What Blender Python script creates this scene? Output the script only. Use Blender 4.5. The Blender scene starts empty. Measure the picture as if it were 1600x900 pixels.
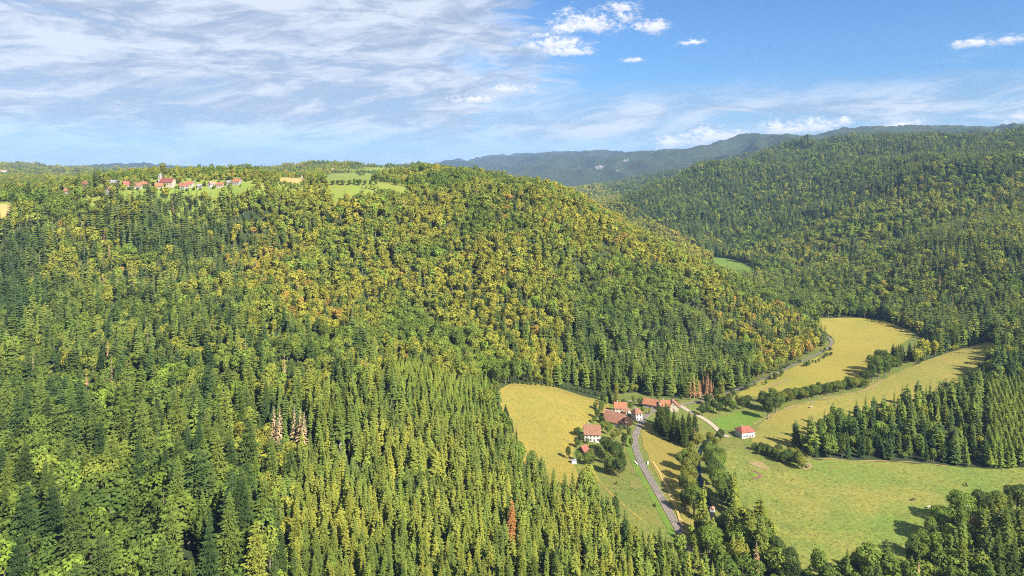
import bpy, bmesh, math, random
import numpy as np
from mathutils import Vector, Matrix
from mathutils.geometry import delaunay_2d_cdt

# ------------------------------------------------------------------ camera, sky, sun, exposure
F = 1042.0            # focal length in pixels of a 1600 px wide picture
VH = 262.0            # picture row of the level line
CZ = 212.0            # camera height above the valley floor
sc = bpy.context.scene
COL = sc.collection
cam_d = bpy.data.cameras.new('camera')
cam = bpy.data.objects.new('camera', cam_d)
COL.objects.link(cam)
cam.location = (0, 0, CZ)
cam.rotation_euler = (math.radians(90), 0, 0)
cam_d.sensor_width = 36.0
cam_d.lens = 36.0 * F / 1600.0
cam_d.shift_y = -(450.0 - VH) / 1600.0
cam_d.clip_start = 1.0
cam_d.clip_end = 60000.0
sc.camera = cam

SUN_AZ = math.radians(47)      # towards the right (+x), turned this far back behind the camera (-y)
SUN_EL = math.radians(39)
to_sun = Vector((math.cos(SUN_AZ) * math.cos(SUN_EL), -math.sin(SUN_AZ) * math.cos(SUN_EL), math.sin(SUN_EL)))
sun_d = bpy.data.lights.new('sun', 'SUN')
sun_d.energy = 5.0
sun_d.angle = math.radians(0.53)
sun_d.color = (1.0, 0.93, 0.80)
sun = bpy.data.objects.new('sun', sun_d)
COL.objects.link(sun)
sun.rotation_euler = to_sun.to_track_quat('Z', 'Y').to_euler()
sun.location = (0, 0, 900)

sc.view_settings.view_transform = 'Standard'
sc.view_settings.look = 'None'
sc.view_settings.gamma = 1.0
sc.view_settings.use_curve_mapping = False
sc.view_settings.exposure = 1.5
sc.render.engine = 'CYCLES'
cy = sc.cycles
cy.max_bounces = 4
cy.diffuse_bounces = 3
cy.glossy_bounces = 2
cy.transmission_bounces = 2
cy.volume_bounces = 0
cy.transparent_max_bounces = 4
cy.caustics_reflective = False
cy.caustics_refractive = False
cy.use_denoising = False
cy.use_adaptive_sampling = True
cy.adaptive_threshold = 0.01
cy.sample_clamp_indirect = 6.0
try:
    cy.pixel_filter_type = 'BLACKMAN_HARRIS'
    cy.filter_width = 1.05
except Exception:
    pass


class G:
    """small helper round a node tree"""
    def __init__(self, nt):
        self.nt = nt
        nt.nodes.clear()

    def n(self, t, **kw):
        nd = self.nt.nodes.new(t)
        for k, v in kw.items():
            setattr(nd, k, v)
        return nd

    def set(self, sock, v):
        if v is None:
            return
        if isinstance(v, bpy.types.NodeSocket):
            self.nt.links.new(v, sock)
        else:
            if sock.type == 'RGBA' and len(v) == 3:
                v = (*v, 1)
            sock.default_value = v

    def m(self, op, a, b=None, c=None, clamp=False):
        nd = self.n('ShaderNodeMath', operation=op, use_clamp=clamp)
        for i, v in enumerate((a, b, c)):
            if v is not None:
                self.set(nd.inputs[i], v)
        return nd.outputs[0]

    def mr(self, v, a, b, c=0.0, d=1.0, smooth=True):
        nd = self.n('ShaderNodeMapRange', interpolation_type='SMOOTHSTEP' if smooth else 'LINEAR', clamp=True)
        for i, x in enumerate((v, a, b, c, d)):
            self.set(nd.inputs[i], x)
        return nd.outputs[0]

    def xyz(self, x, y, z=0.0):
        nd = self.n('ShaderNodeCombineXYZ')
        for i, v in enumerate((x, y, z)):
            self.set(nd.inputs[i], v)
        return nd.outputs[0]

    def noise(self, vec, scale, detail=4, rough=0.55, dist=0.0):
        nd = self.n('ShaderNodeTexNoise')
        if vec is not None:
            self.set(nd.inputs['Vector'], vec)
        nd.inputs['Scale'].default_value = scale
        nd.inputs['Detail'].default_value = detail
        nd.inputs['Roughness'].default_value = rough
        nd.inputs['Distortion'].default_value = dist
        return nd.outputs['Fac']

    def mix(self, f, a, b, mode='MIX'):
        nd = self.n('ShaderNodeMix', data_type='RGBA', blend_type=mode)
        self.set(nd.inputs['Factor'], f)
        self.set(nd.inputs['A'], a)
        self.set(nd.inputs['B'], b)
        return nd.outputs['Result']


# ---- sky: Nishita air with high thin cloud and a few small cumulus, by direction
world = bpy.data.worlds.new('World')
sc.world = world
world.use_nodes = True
world.cycles.sampling_method = 'MANUAL'
world.cycles.sample_map_resolution = 512
g = G(world.node_tree)
sky = g.n('ShaderNodeTexSky', sky_type='NISHITA')
sky.sun_disc = False
sky.sun_elevation = SUN_EL
sky.sun_rotation = math.radians(90) + SUN_AZ
sky.altitude = 800
sky.air_density = 1.0
sky.dust_density = 0.4
sky.ozone_density = 2.5
tc = g.n('ShaderNodeTexCoord')
sp = g.n('ShaderNodeSeparateXYZ')
g.set(sp.inputs[0], tc.outputs['Generated'])
az = g.m('ARCTAN2', sp.outputs[0], sp.outputs[1])
el = g.m('ARCSINE', sp.outputs[2])


def px_dir(u, v):
    a = (u - 800) / F
    e = (VH - v) / F
    A = math.atan(a)
    return A, math.atan(e * math.cos(A))


p1 = g.xyz(g.m('MULTIPLY', az, 2.0), g.m('MULTIPLY_ADD', az, 1.1, g.m('MULTIPLY', el, 13.0)))
warp = g.noise(p1, 1.3, 3, 0.5)
p2 = g.xyz(g.m('MULTIPLY_ADD', warp, 0.9, g.m('MULTIPLY', az, 3.2)),
           g.m('MULTIPLY_ADD', warp, 1.4, g.m('MULTIPLY_ADD', az, 0.5, g.m('MULTIPLY', el, 14.0))), 3.3)
n_big = g.noise(p2, 1.15, 9, 0.62, 0.25)
p3 = g.xyz(g.m('MULTIPLY_ADD', warp, 1.6, g.m('MULTIPLY', az, 9.0)),
           g.m('MULTIPLY_ADD', warp, 2.0, g.m('MULTIPLY_ADD', az, -2.5, g.m('MULTIPLY', el, 36.0))), 7.7)
n_fine = g.noise(p3, 1.2, 9, 0.68, 0.25)
# the cloud sheet lies on the one side of the sky, thinning towards az = 0
side = g.mr(g.m('MULTIPLY_ADD', g.m('SUBTRACT', n_big, 0.5), 0.85, az), 0.12, -0.08)
sheet = g.m('MULTIPLY', side, g.mr(el, 0.005, 0.085, 0.25, 1.0))
# a veil low over the hills on the other side
band = g.m('MULTIPLY', g.m('MULTIPLY', g.mr(az, -0.25, 0.1), g.mr(el, 0.015, 0.06)), g.mr(g.m('MULTIPLY_ADD', g.m('SUBTRACT', n_big, 0.5), 0.10, el), 0.135, 0.085))
cov_sheet = g.m('MULTIPLY', sheet, g.mr(g.m('MULTIPLY_ADD', n_fine, 0.55, n_big), 0.44, 0.78, 0.70, 1.0))
cov_band = g.m('MULTIPLY', band, g.mr(g.m('MULTIPLY_ADD', n_fine, 0.3, n_big), 0.48, 0.80, 0.25, 1.0))
wisp = g.m('MULTIPLY', g.mr(g.m('MULTIPLY_ADD', n_fine, 0.5, n_big), 0.84, 1.10), 0.35)
cover = g.m('MAXIMUM', g.m('MAXIMUM', cov_sheet, cov_band), wisp, clamp=True)
cover = g.m('MAXIMUM', g.m('MULTIPLY', cover, 0.9), g.mr(el, 0.10, -0.01, 0.0, 0.50))
shade = g.mr(g.m('MULTIPLY_ADD', n_fine, 0.7, g.m('MULTIPLY', n_big, 0.3)), 0.41, 0.60)
c_sheet = g.mix(shade, (3.2, 3.8, 4.8), (5.9, 6.3, 6.9))
low = g.mr(el, 0.0, 0.22, 0.80, 0.98)
base_sky = g.mix(1.0, g.mix(1.0, sky.outputs[0], (0.60, 0.88, 1.14), 'MULTIPLY'), g.xyz(low, low, low), 'MULTIPLY')
col = g.mix(cover, base_sky, c_sheet)
# cumulus: small puffs with flat bases, each at its own place in the sky
puff_n = g.noise(g.xyz(g.m('MULTIPLY', az, 1.0), g.m('MULTIPLY', el, 2.0), 1.0), 40, 8, 0.66, 0.3)
puffs = [(900, 36, 60, 17), (928, 42, 70, 15), (880, 46, 40, 10), (968, 12, 44, 9), (978, 28, 34, 10), (1018, 44, 44, 13), (866, 72, 84, 17), (895, 82, 60, 9), (1528, 68, 70, 9), (1585, 62, 50, 8),
         (1045, 228, 50, 14), (1075, 222, 50, 16), (1105, 216, 60, 18), (1135, 216, 50, 14), (1160, 220, 36, 9), (1215, 204, 50, 16), (1245, 204, 40, 12), (1278, 200, 60, 15), (1320, 190, 28, 8), (1405, 198, 70, 9), (1595, 183, 26, 9), (795, 141, 70, 9), (745, 157, 60, 8), (1575, 197, 30, 6), (1082, 67, 34, 5), (990, 94, 30, 4)]
puff_f = g.noise(g.xyz(az, g.m('MULTIPLY', el, 1.5), 4.0), 120, 6, 0.6)
puff_n = g.m('MULTIPLY_ADD', g.m('SUBTRACT', puff_f, 0.5), 0.75, puff_n)
pm = None
lit = None
for (u, v, wu, hv) in puffs:
    A, E = px_dir(u, v)
    sa, se = wu / F * 0.62 * math.cos(A) ** 2, hv / F * 1.15 * math.cos(A)
    dx = g.m('DIVIDE', g.m('SUBTRACT', az, A), sa)
    dy = g.m('DIVIDE', g.m('SUBTRACT', el, E), se)
    dyb = g.m('MAXIMUM', dy, g.m('MULTIPLY', dy, -1.7))
    d = g.m('SQRT', g.m('ADD', g.m('MULTIPLY', dx, dx), g.m('MULTIPLY', dyb, dyb)))
    k = g.mr(g.m('MULTIPLY_ADD', g.m('SUBTRACT', puff_n, 0.5), 3.0, g.m('SUBTRACT', 1.35, d)), 0.0, 1.25)
    pm = k if pm is None else g.m('MAXIMUM', pm, k)
    l_ = g.m('MULTIPLY', k, g.mr(dy, -0.6, 0.5, 0.0, 1.0))
    lit = l_ if lit is None else g.m('MAXIMUM', lit, l_)
c_puff = g.mix(lit, (5.0, 5.5, 6.5), (8.0, 7.9, 7.8))
col = g.mix(g.m('MULTIPLY', pm, 0.93), col, c_puff)
bg = g.n('ShaderNodeBackground')
g.set(bg.inputs['Color'], col)
bg.inputs['Strength'].default_value = 0.05
wo = g.n('ShaderNodeOutputWorld')
g.nt.links.new(bg.outputs[0], wo.inputs['Surface'])

# ------------------------------------------------------------------ helpers
rng = np.random.default_rng(11)
random.seed(5)


def tag(o, label=None, cat=None, group=None, kind=None):
    if label: o['label'] = label
    if cat: o['category'] = cat
    if group: o['group'] = group
    if kind: o['kind'] = kind
    return o


def link(name, data, parent=None):
    o = bpy.data.objects.new(name, data)
    COL.objects.link(o)
    if parent is not None:
        o.parent = parent
    return o


def mesh_np(name, V, faces, mats=(), fmat=None, smooth=False):
    me = bpy.data.meshes.new(name)
    me.from_pydata([tuple(v) for v in V], [], [tuple(f) for f in faces])
    for m_ in mats:
        me.materials.append(m_)
    if fmat is not None:
        me.polygons.foreach_set('material_index', np.asarray(fmat, dtype=np.int32))
    if smooth:
        me.polygons.foreach_set('use_smooth', np.ones(len(me.polygons), dtype=bool))
    me.update()
    return me


def _hash(ix, iy, s):
    h = (ix.astype(np.int64) * 374761393 + iy.astype(np.int64) * 668265263 + s * 974711) & 0xFFFFFFFF
    h = ((h ^ (h >> 13)) * 1274126177) & 0xFFFFFFFF
    return ((h ^ (h >> 16)) & 0xFFFF) / 65535.0


def vn(x, y, s=0):
    """value noise, about -1..1"""
    x = np.asarray(x, float); y = np.asarray(y, float)
    ix, iy = np.floor(x), np.floor(y)
    fx, fy = x - ix, y - iy
    fx = fx * fx * (3 - 2 * fx); fy = fy * fy * (3 - 2 * fy)
    a, b = _hash(ix, iy, s), _hash(ix + 1, iy, s)
    c, d = _hash(ix, iy + 1, s), _hash(ix + 1, iy + 1, s)
    return 2 * ((a * (1 - fx) + b * fx) * (1 - fy) + (c * (1 - fx) + d * fx) * fy) - 1


# ------------------------------------------------------------------ terrain
# survey points: bearing (picture column), distance ahead, height of the ground
PTS = []


def gp(u, Y, z):
    PTS.append((u, Y, z))


def vp(u, v, Y, h=0):
    """point seen at picture row v, under a canopy h metres high"""
    PTS.append((u, Y, CZ - (v - VH) / F * Y - h))


for a in [(1060, 392, 0), (1008, 480, 0), (990, 560, .5), (1010, 595, 1), (1300, 800, 3), (1230, 715, 2), (1150, 640, 1), (1060, 620, 1), (1100, 400, -1.5), (1130, 480, 0), (1100, 520, -1), (1170, 550, 0),
          (1180, 460, 0), (1300, 480, 0), (1450, 475, 0), (1600, 480, 1), (1300, 400, 0), (1400, 370, 0), (1200, 370, -1), (1600, 400, 2), (1500, 380, 0), (1600, 330, 6), (1400, 320, -1), (1250, 310, -2), (1100, 340, -2),
          (1400, 560, 2), (1400, 640, 8), (1530, 700, 17), (1560, 600, 9), (1180, 516, 0), (1250, 560, 3), (1300, 638, 5), (1450, 711, 12), (1160, 626, 0), (1300, 734, 2), (1420, 820, 5), (1280, 906, 5), (1400, 883, 6),
          (1160, 1400, 0), (1180, 1240, 0), (1420, 860, 6), (1300, 975, 4), (1220, 1180, 2), (1540, 760, 14), (1250, 600, 3),
          (1600, 760, 28), (1600, 950, 62), (1600, 1200, 120), (1600, 1500, 191), (1600, 1750, 248), (1600, 2100, 300),
          (1500, 850, 14), (1500, 1000, 55), (1500, 1250, 118), (1500, 1600, 190), (1500, 1900, 244), (1500, 2400, 312),
          (1400, 960, 9), (1400, 1120, 42), (1400, 1400, 97), (1400, 1700, 158), (1400, 2100, 230), (1400, 2700, 322),
          (1300, 1060, 5), (1300, 1250, 24), (1300, 1550, 72), (1300, 1900, 136), (1300, 2300, 212), (1300, 3200, 328),
          (1200, 1320, 2), (1200, 1450, 14), (1200, 1750, 58), (1200, 2050, 112), (1200, 2450, 188), (1200, 2900, 244), (1200, 3500, 240), (1150, 7000, 455), (1250, 6600, 530), (1250, 4200, 300), (1300, 5600, 492), (1300, 4200, 330), (1400, 5000, 480), (1400, 3700, 330), (1500, 5000, 480), (1600, 5000, 490), (1500, 3600, 335), (1200, 6880, 500),
          (1100, 1600, 14), (1100, 1850, 50), (1100, 2200, 108), (1100, 2600, 196), (1100, 3300, 140), (1100, 7200, 402),
          (1040, 2400, 150), (1000, 2200, 104), (1000, 1950, 58), (1000, 1750, 24), (985, 2500, 90), (1000, 3200, 60), (950, 3500, 80), (950, 2000, 8), (900, 1900, 8), (950, 2900, 60),
          (900, 5280, 16), (950, 6080, 128), (1000, 7200, 328), (930, 8000, 301), (900, 8000, 292), (860, 8960, 324), (820, 8320, 221), (800, 5600, 64), (790, 8320, 160), (880, 6720, 144), (1040, 7360, 350),
          (770, 14000, 378), (745, 14000, 285), (800, 14000, 367), (720, 14000, 216), (690, 14000, 157), (900, 14000, 341),
          (870, 1300, 150), (900, 1600, 40), (700, 1500, 184), (600, 1500, 188), (400, 1500, 190), (200, 1500, 180), (0, 1500, 180), (300, 3000, 176), (600, 3000, 190), (60, 2600, 172), (200, 1150, 184), (300, 1150, 185), (100, 1150, 178), (400, 1150, 187), (0, 1150, 172), (200, 2000, 176), (0, 2000, 174), (380, 2100, 182), (750, 2500, 170), (850, 2500, 40),
          (0, 3600, 214), (-150, 3600, 240), (75, 3600, 172), (490, 2700, 214), (420, 2700, 196), (580, 2700, 200), (150, 3600, 170), (60, 9500, 138), (120, 9500, 170), (200, 9500, 222), (245, 9500, 205), (300, 9500, 150), (400, 9500, 140), (600, 9500, 150), (-200, 9500, 170),
          (1000, 1250, 50), (1100, 1150, 10), (1150, 1250, 0), (1200, 1020, 4),
          (-300, 150, 38), (0, 150, 36), (400, 150, 30), (800, 150, 8), (1200, 150, -3), (1600, 150, 6), (2000, 150, 14), (0, 60, 36), (800, 60, 8), (1600, 60, 6),
          (1900, 480, 6), (1900, 700, 40), (1900, 1000, 110), (1900, 1500, 240), (1900, 2200, 340), (1900, 350, 12), (1600, 3000, 330), (1900, 4000, 340), (1600, 9500, 330), (1200, 9500, 380), (850, 3500, 60), (1000, 4800, 120), (1100, 5000, 200),
          (-300, 600, 55), (-300, 900, 165), (-300, 400, 46), (-300, 1500, 195), (-500, 3000, 220), (2300, 1000, 150), (2300, 400, 30), (-700, 500, 60), (-700, 1500, 200), (0, 16000, 130), (800, 16000, 160), (1600, 16000, 200)]:
    gp(*a)
for a in [(800, 277, 1000, 20), (700, 282, 1000, 20), (650, 294, 930, 20), (550, 312, 880, 20), (550, 300, 930, 0), (550, 280, 1150, 0), (450, 300, 930, 4), (400, 300, 900, 0), (300, 290, 930, 0), (200, 305, 850, 0), (100, 320, 800, 20), (110, 296, 900, 0),
          (0, 333, 780, 0), (0, 300, 930, 12), (870, 278, 1020, 20), (800, 273, 1250, 22),
          (800, 350, 850, 20), (800, 450, 730, 20), (800, 550, 630, 20), (830, 602, 590, 0), (900, 617, 600, 0), (860, 660, 535, 0), (930, 688, 518, 0), (900, 710, 490, 0), (800, 640, 552, 0),
          (700, 350, 860, 20), (700, 450, 740, 20), (700, 550, 570, 20), (600, 350, 840, 20), (600, 450, 720, 20), (600, 550, 570, 20),
          (900, 300, 980, 20), (900, 400, 830, 20), (900, 500, 700, 20), (900, 585, 630, 18), (1000, 350, 1000, 20), (1000, 420, 880, 20), (1000, 500, 770, 20), (1000, 580, 660, 20),
          (1140, 420, 980, 20), (1100, 480, 850, 20), (1240, 470, 910, 20), (1200, 525, 790, 18), (1080, 590, 660, 20),
          (500, 400, 780, 20), (500, 450, 700, 20), (500, 330, 870, 20), (400, 400, 770, 20), (400, 330, 870, 22),
          (300, 330, 880, 22), (300, 400, 760, 24), (300, 500, 600, 24), (300, 600, 460, 24), (300, 700, 350, 24), (300, 800, 290, 24), (300, 900, 245, 24),
          (0, 400, 720, 22), (0, 500, 590, 24), (0, 600, 450, 24), (0, 700, 345, 24), (0, 800, 285, 24), (0, 900, 245, 22),
          (150, 450, 665, 23), (150, 360, 790, 22), (150, 600, 455, 24), (150, 750, 315, 24),
          (500, 550, 530, 22), (500, 650, 420, 26), (500, 750, 340, 26), (500, 850, 285, 26), (500, 900, 262, 24),
          (650, 700, 400, 26), (650, 620, 470, 25), (650, 565, 530, 10), (750, 610, 540, 10), (700, 800, 325, 26), (700, 900, 275, 26), (850, 800, 345, 24), (850, 900, 290, 24), (950, 830, 345, 22), (950, 900, 300, 24), (1050, 890, 322, 22)]:
    vp(*a)
PTS = np.array(PTS)


def pc(u, Y):
    return (np.asarray(u, float) - 800) / 400.0, np.log(np.asarray(Y, float) / 600.0) * 2.3


def tps_k(d2):
    return np.where(d2 > 1e-12, 0.5 * d2 * np.log(np.maximum(d2, 1e-12)), 0.0)


A_, B_ = pc(PTS[:, 0], PTS[:, 1])
n_ = len(PTS)
K = tps_k((A_[:, None] - A_[None]) ** 2 + (B_[:, None] - B_[None]) ** 2) + np.eye(n_) * 0.004
Pm = np.stack([np.ones(n_), A_, B_], 1)
M_ = np.block([[K, Pm], [Pm.T, np.zeros((3, 3))]])
W_ = np.linalg.solve(M_, np.concatenate([PTS[:, 2], np.zeros(3)]))

US = np.linspace(-700, 2300, 601)
LS = np.linspace(math.log(60), math.log(16000), 441)
YS = np.exp(LS)
gu, gy = np.meshgrid(US, YS)              # rows by distance
ga, gb = pc(gu.ravel(), gy.ravel())
ZG = np.empty(ga.size)
for i in range(0, ga.size, 20000):
    a_, b_ = ga[i:i + 20000], gb[i:i + 20000]
    ZG[i:i + 20000] = tps_k((a_[:, None] - A_[None]) ** 2 + (b_[:, None] - B_[None]) ** 2) @ W_[:n_] + W_[n_] + a_ * W_[n_ + 1] + b_ * W_[n_ + 2]
ZG = ZG.reshape(gu.shape)
GX = (gu - 800) / F * gy
slope_w = np.clip((ZG - 14) / 40, 0, 1) * np.clip((gy - 200) / 200, 0, 1)
plateau = (gu < 760) & (gy > 880) & (gy < 2300)
slope_w = np.where(plateau, slope_w * 0.25, slope_w)
ribw = np.clip((gu - 250) / 150, 0, 1) * np.clip((1000 - gu) / 150, 0, 1) * slope_w
ZG = ZG + ribw * 12 * (np.abs(vn(GX / 190 + 3.3, gy / 700, 43)) - .4)
ZG = ZG + slope_w * (5.0 * vn(GX / 120, gy / 120, 1) + 2.5 * vn(GX / 45, gy / 45, 2))
foldw = np.clip((gu - 1000) / 150, 0, 1) * np.clip((ZG - 18) / 60, 0, 1) * np.clip((gy - 850) / 400, 0, 1)
fold = np.abs(vn(GX / 360 + gy / 900, gy / 640 - GX / 1500, 41))
ZG = ZG + foldw * (64 * (fold - .38) + 10 * vn(GX / 140, gy / 140, 42))
farw = np.clip((gy - 1500) / 1500, 0, 1)
ZG = ZG + farw * np.clip((ZG - 60) / 80, 0, 1) * (gy * 0.0075 * (1 - 2 * np.abs(vn(gu / 46 + LS[:, None] * 5, LS[:, None] * 7, 3))) + gy * 0.0018 * vn(gu / 15, LS[:, None] * 30, 4))
farw2 = np.clip((gy - 4200) / 600, 0, 1)
ZG = ZG + farw2 * (8 * rng.random(ZG.shape) + 0.0004 * gy * rng.standard_normal(ZG.shape))


def Huy(u, Y):
    fu = np.clip((np.asarray(u, float) - US[0]) / (US[1] - US[0]), 0, len(US) - 1.001)
    fl = np.clip((np.log(np.maximum(np.asarray(Y, float), 60.0)) - LS[0]) / (LS[1] - LS[0]), 0, len(LS) - 1.001)
    iu, il = fu.astype(int), fl.astype(int)
    tu, tl = fu - iu, fl - il
    return (ZG[il, iu] * (1 - tu) + ZG[il, iu + 1] * tu) * (1 - tl) + (ZG[il + 1, iu] * (1 - tu) + ZG[il + 1, iu + 1] * tu) * tl


def H(x, y):
    y = np.asarray(y, float)
    return Huy(800 + F * np.asarray(x, float) / y, y)


def h1(x, y):
    return float(H(np.array([x]), np.array([y]))[0])


YM = np.exp(np.linspace(math.log(140), math.log(9000), 3000))


def hit(u, v):
    """where the line of sight through a picture point meets the ground"""
    zr = CZ - (v - VH) / F * YM
    zz = Huy(np.full(YM.shape, float(u)), YM)
    k = np.argmax(zr <= zz)
    if k == 0:
        k = len(YM) - 1
    a, b = zr[k - 1] - zz[k - 1], zr[k] - zz[k]
    t = a / (a - b) if a != b else 0
    Y = YM[k - 1] * (1 - t) + YM[k] * t
    return ((u - 800) / F * Y, Y)


def hits(L):
    return [hit(u, v) for u, v in L]


def proj(x, y, z):
    return 800 + F * x / y, VH + (CZ - z) / y * F


def in_poly(x, y, poly):
    x = np.asarray(x); y = np.asarray(y)
    r = np.zeros(x.shape, bool)
    n = len(poly)
    for i in range(n):
        x1, y1 = poly[i]; x2, y2 = poly[(i + 1) % n]
        if y1 == y2:
            continue
        c = ((y1 > y) != (y2 > y)) & (x < (x2 - x1) * (y - y1) / (y2 - y1) + x1)
        r ^= c
    return r


def dist_line(x, y, line):
    x = np.asarray(x, float); y = np.asarray(y, float)
    d = np.full(x.shape, 1e9)
    for (x1, y1), (x2, y2) in zip(line[:-1], line[1:]):
        dx, dy = x2 - x1, y2 - y1
        t = np.clip(((x - x1) * dx + (y - y1) * dy) / (dx * dx + dy * dy + 1e-9), 0, 1)
        d = np.minimum(d, np.hypot(x - x1 - t * dx, y - y1 - t * dy))
    return d


def smooth_line(P, n=8):
    """Catmull-Rom through the points"""
    P = [np.array(p, float) for p in P]
    Q = [2 * P[0] - P[1]] + P + [2 * P[-1] - P[-2]]
    out = []
    for i in range(1, len(Q) - 2):
        for k in range(n):
            t = k / n
            a, b, c, d = Q[i - 1], Q[i], Q[i + 1], Q[i + 2]
            out.append(tuple(0.5 * ((2 * b) + (-a + c) * t + (2 * a - 5 * b + 4 * c - d) * t * t + (-a + 3 * b - 3 * c + d) * t ** 3)))
    out.append(tuple(P[-1]))
    return out


# ------------------------------------------------------------------ materials
def mat(name, build):
    m_ = bpy.data.materials.new(name)
    m_.use_nodes = True
    g = G(m_.node_tree)
    out = g.n('ShaderNodeOutputMaterial')
    sh = build(g)
    g.nt.links.new(sh, out.inputs['Surface'])
    return m_


def diff(g, col, rough=1.0, bump=None, dist=0.3):
    d = g.n('ShaderNodeBsdfPrincipled')
    g.set(d.inputs['Base Color'], col)
    d.inputs['Roughness'].default_value = rough
    d.inputs['Specular IOR Level'].default_value = 0.15
    if bump is not None:
        b = g.n('ShaderNodeBump')
        b.inputs['Strength'].default_value = 0.6
        b.inputs['Distance'].default_value = dist
        g.set(b.inputs['Height'], bump)
        g.nt.links.new(b.outputs[0], d.inputs['Normal'])
    return d.outputs[0]


def leafy(g, col, trans=0.32):
    d = g.n('ShaderNodeBsdfDiffuse'); g.set(d.inputs['Color'], col)
    t = g.n('ShaderNodeBsdfTranslucent')
    g.set(t.inputs['Color'], g.mix(1.0, col, (1.15, 1.1, 0.6), 'MULTIPLY'))
    m_ = g.n('ShaderNodeMixShader'); m_.inputs[0].default_value = trans
    g.nt.links.new(d.outputs[0], m_.inputs[1]); g.nt.links.new(t.outputs[0], m_.inputs[2])
    return m_.outputs[0]


def b_leaf(source, scale, amp, trans=0.2):
    def f(g):
        if source == 'INSTANCER':
            a = g.n('ShaderNodeAttribute', attribute_type='INSTANCER', attribute_name='tcol')
            c = a.outputs['Color']
        else:
            c = g.n('ShaderNodeObjectInfo').outputs['Color']
        t = g.n('ShaderNodeTexCoord')
        nz = g.noise(t.outputs['Object'], scale, 3, 0.7)
        k = g.mr(nz, 0.3, 0.7, 1 - amp, 1 + amp, smooth=False)
        cc = g.mix(1.0, c, g.xyz(k, k, k), 'MULTIPLY')
        return leafy(g, cc, trans)
    return f


M = {}
M['needle_mass'] = mat('needle_mass', b_leaf('INSTANCER', 0.9, 0.34, 0.20))
M['leaf_mass'] = mat('leaf_mass', b_leaf('INSTANCER', 0.7, 0.36, 0.27))
M['needles'] = mat('needles', b_leaf('OBJECT', 0.9, 0.36, 0.20))
M['leaves'] = mat('leaves', b_leaf('OBJECT', 0.7, 0.36, 0.27))


def b_bark(c1, c2):
    def f(g):
        t = g.n('ShaderNodeTexCoord')
        mp = g.n('ShaderNodeMapping'); mp.inputs['Scale'].default_value = (4, 4, 0.6)
        g.nt.links.new(t.outputs['Object'], mp.inputs[0])
        nz = g.noise(mp.outputs[0], 1.5, 4, 0.6)
        return diff(g, g.mix(nz, c1, c2))
    return f


M['bark'] = mat('bark', b_bark((.09, .07, .05), (.24, .2, .15)))
M['pale_bark'] = mat('pale_bark', b_bark((.22, .18, .14), (.45, .4, .34)))


def b_forest_floor(g):
    geo = g.n('ShaderNodeNewGeometry')
    n1 = g.noise(geo.outputs['Position'], 0.05, 5, 0.6)
    n2 = g.noise(geo.outputs['Position'], 0.004, 6, 0.65)
    c = g.mix(n1, (.016, .022, .009), (.040, .050, .016))
    c2 = g.mix(g.mr(n2, .35, .65), c, (.030, .048, .018))
    n3 = g.noise(geo.outputs['Position'], 0.017, 6, 0.7)
    c2 = g.mix(g.mr(n3, .45, .75), c2, (.060, .070, .022))
    return diff(g, c2, bump=n1, dist=2.0)


M['forest_floor'] = mat('forest_floor', b_forest_floor)


def b_field(c1, c2, c3, stripe=None, patch=0.02, fine=0.35, tuft=0.3):
    def f(g):
        geo = g.n('ShaderNodeNewGeometry')
        P = geo.outputs['Position']
        a = g.noise(P, patch, 6, 0.6, 0.6)
        b = g.noise(P, fine, 4, 0.7)
        c = g.noise(P, patch * 5, 5, 0.65, 1.0)
        col = g.mix(g.mr(a, .36, .64), c1, c2)
        col = g.mix(g.m('MULTIPLY', g.mr(c, .50, .72), 0.75), col, c3)
        h = b
        if stripe:
            ang, per, depth, bend = stripe
            mp = g.n('ShaderNodeMapping'); mp.inputs['Rotation'].default_value = (0, 0, ang)
            g.nt.links.new(P, mp.inputs[0])
            w = g.n('ShaderNodeTexWave', wave_type='BANDS', bands_direction='X')
            g.nt.links.new(mp.outputs[0], w.inputs['Vector'])
            w.inputs['Scale'].default_value = 0.314 / per
            w.inputs['Distortion'].default_value = bend
            w.inputs['Detail'].default_value = 2
            w.inputs['Detail Scale'].default_value = 0.25
            s = g.mr(w.outputs['Fac'], 0.2, 0.8, 1 - depth, 1 + depth * .5)
            col = g.mix(1.0, col, g.xyz(s, s, g.m('POWER', s, 1.3)), 'MULTIPLY')
        k = g.mr(b, .25, .75, 1 - tuft, 1 + tuft, smooth=False)
        col = g.mix(1.0, col, g.xyz(k, k, k), 'MULTIPLY')
        return diff(g, col, bump=h, dist=0.5)
    return f


M['golden_meadow'] = mat('golden_meadow', b_field((.225, .175, .035), (.19, .165, .033), (.14, .145, .030), patch=.03, fine=.5, tuft=.28))
M['pasture'] = mat('pasture', b_field((.112, .155, .028), (.180, .170, .038), (.088, .120, .024), patch=.014, fine=.40, tuft=.45))
M['verge_meadow'] = mat('verge_meadow', b_field((.105, .13, .028), (.14, .14, .032), (.085, .125, .024), patch=.03, fine=.6, tuft=.3))
M['mown_field'] = mat('mown_field', b_field((.205, .165, .036), (.18, .155, .034), (.155, .15, .032), stripe=(.22, 1.3, .045, 7.0), patch=.03, fine=.5, tuft=.2))
M['hay_field'] = mat('hay_field', b_field((.235, .195, .036), (.20, .182, .034), (.25, .20, .042), stripe=(-.5, 3.6, .07, 9.0), patch=.012, fine=.35, tuft=.16))
M['slope_field'] = mat('slope_field', b_field((.215, .180, .040), (.165, .160, .034), (.23, .17, .045), patch=.02, fine=.4, tuft=.25))
M['lush_grass'] = mat('lush_grass', b_field((.085, .15, .020), (.11, .155, .024), (.13, .145, .027), patch=.05, fine=.5, tuft=.2))
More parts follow.
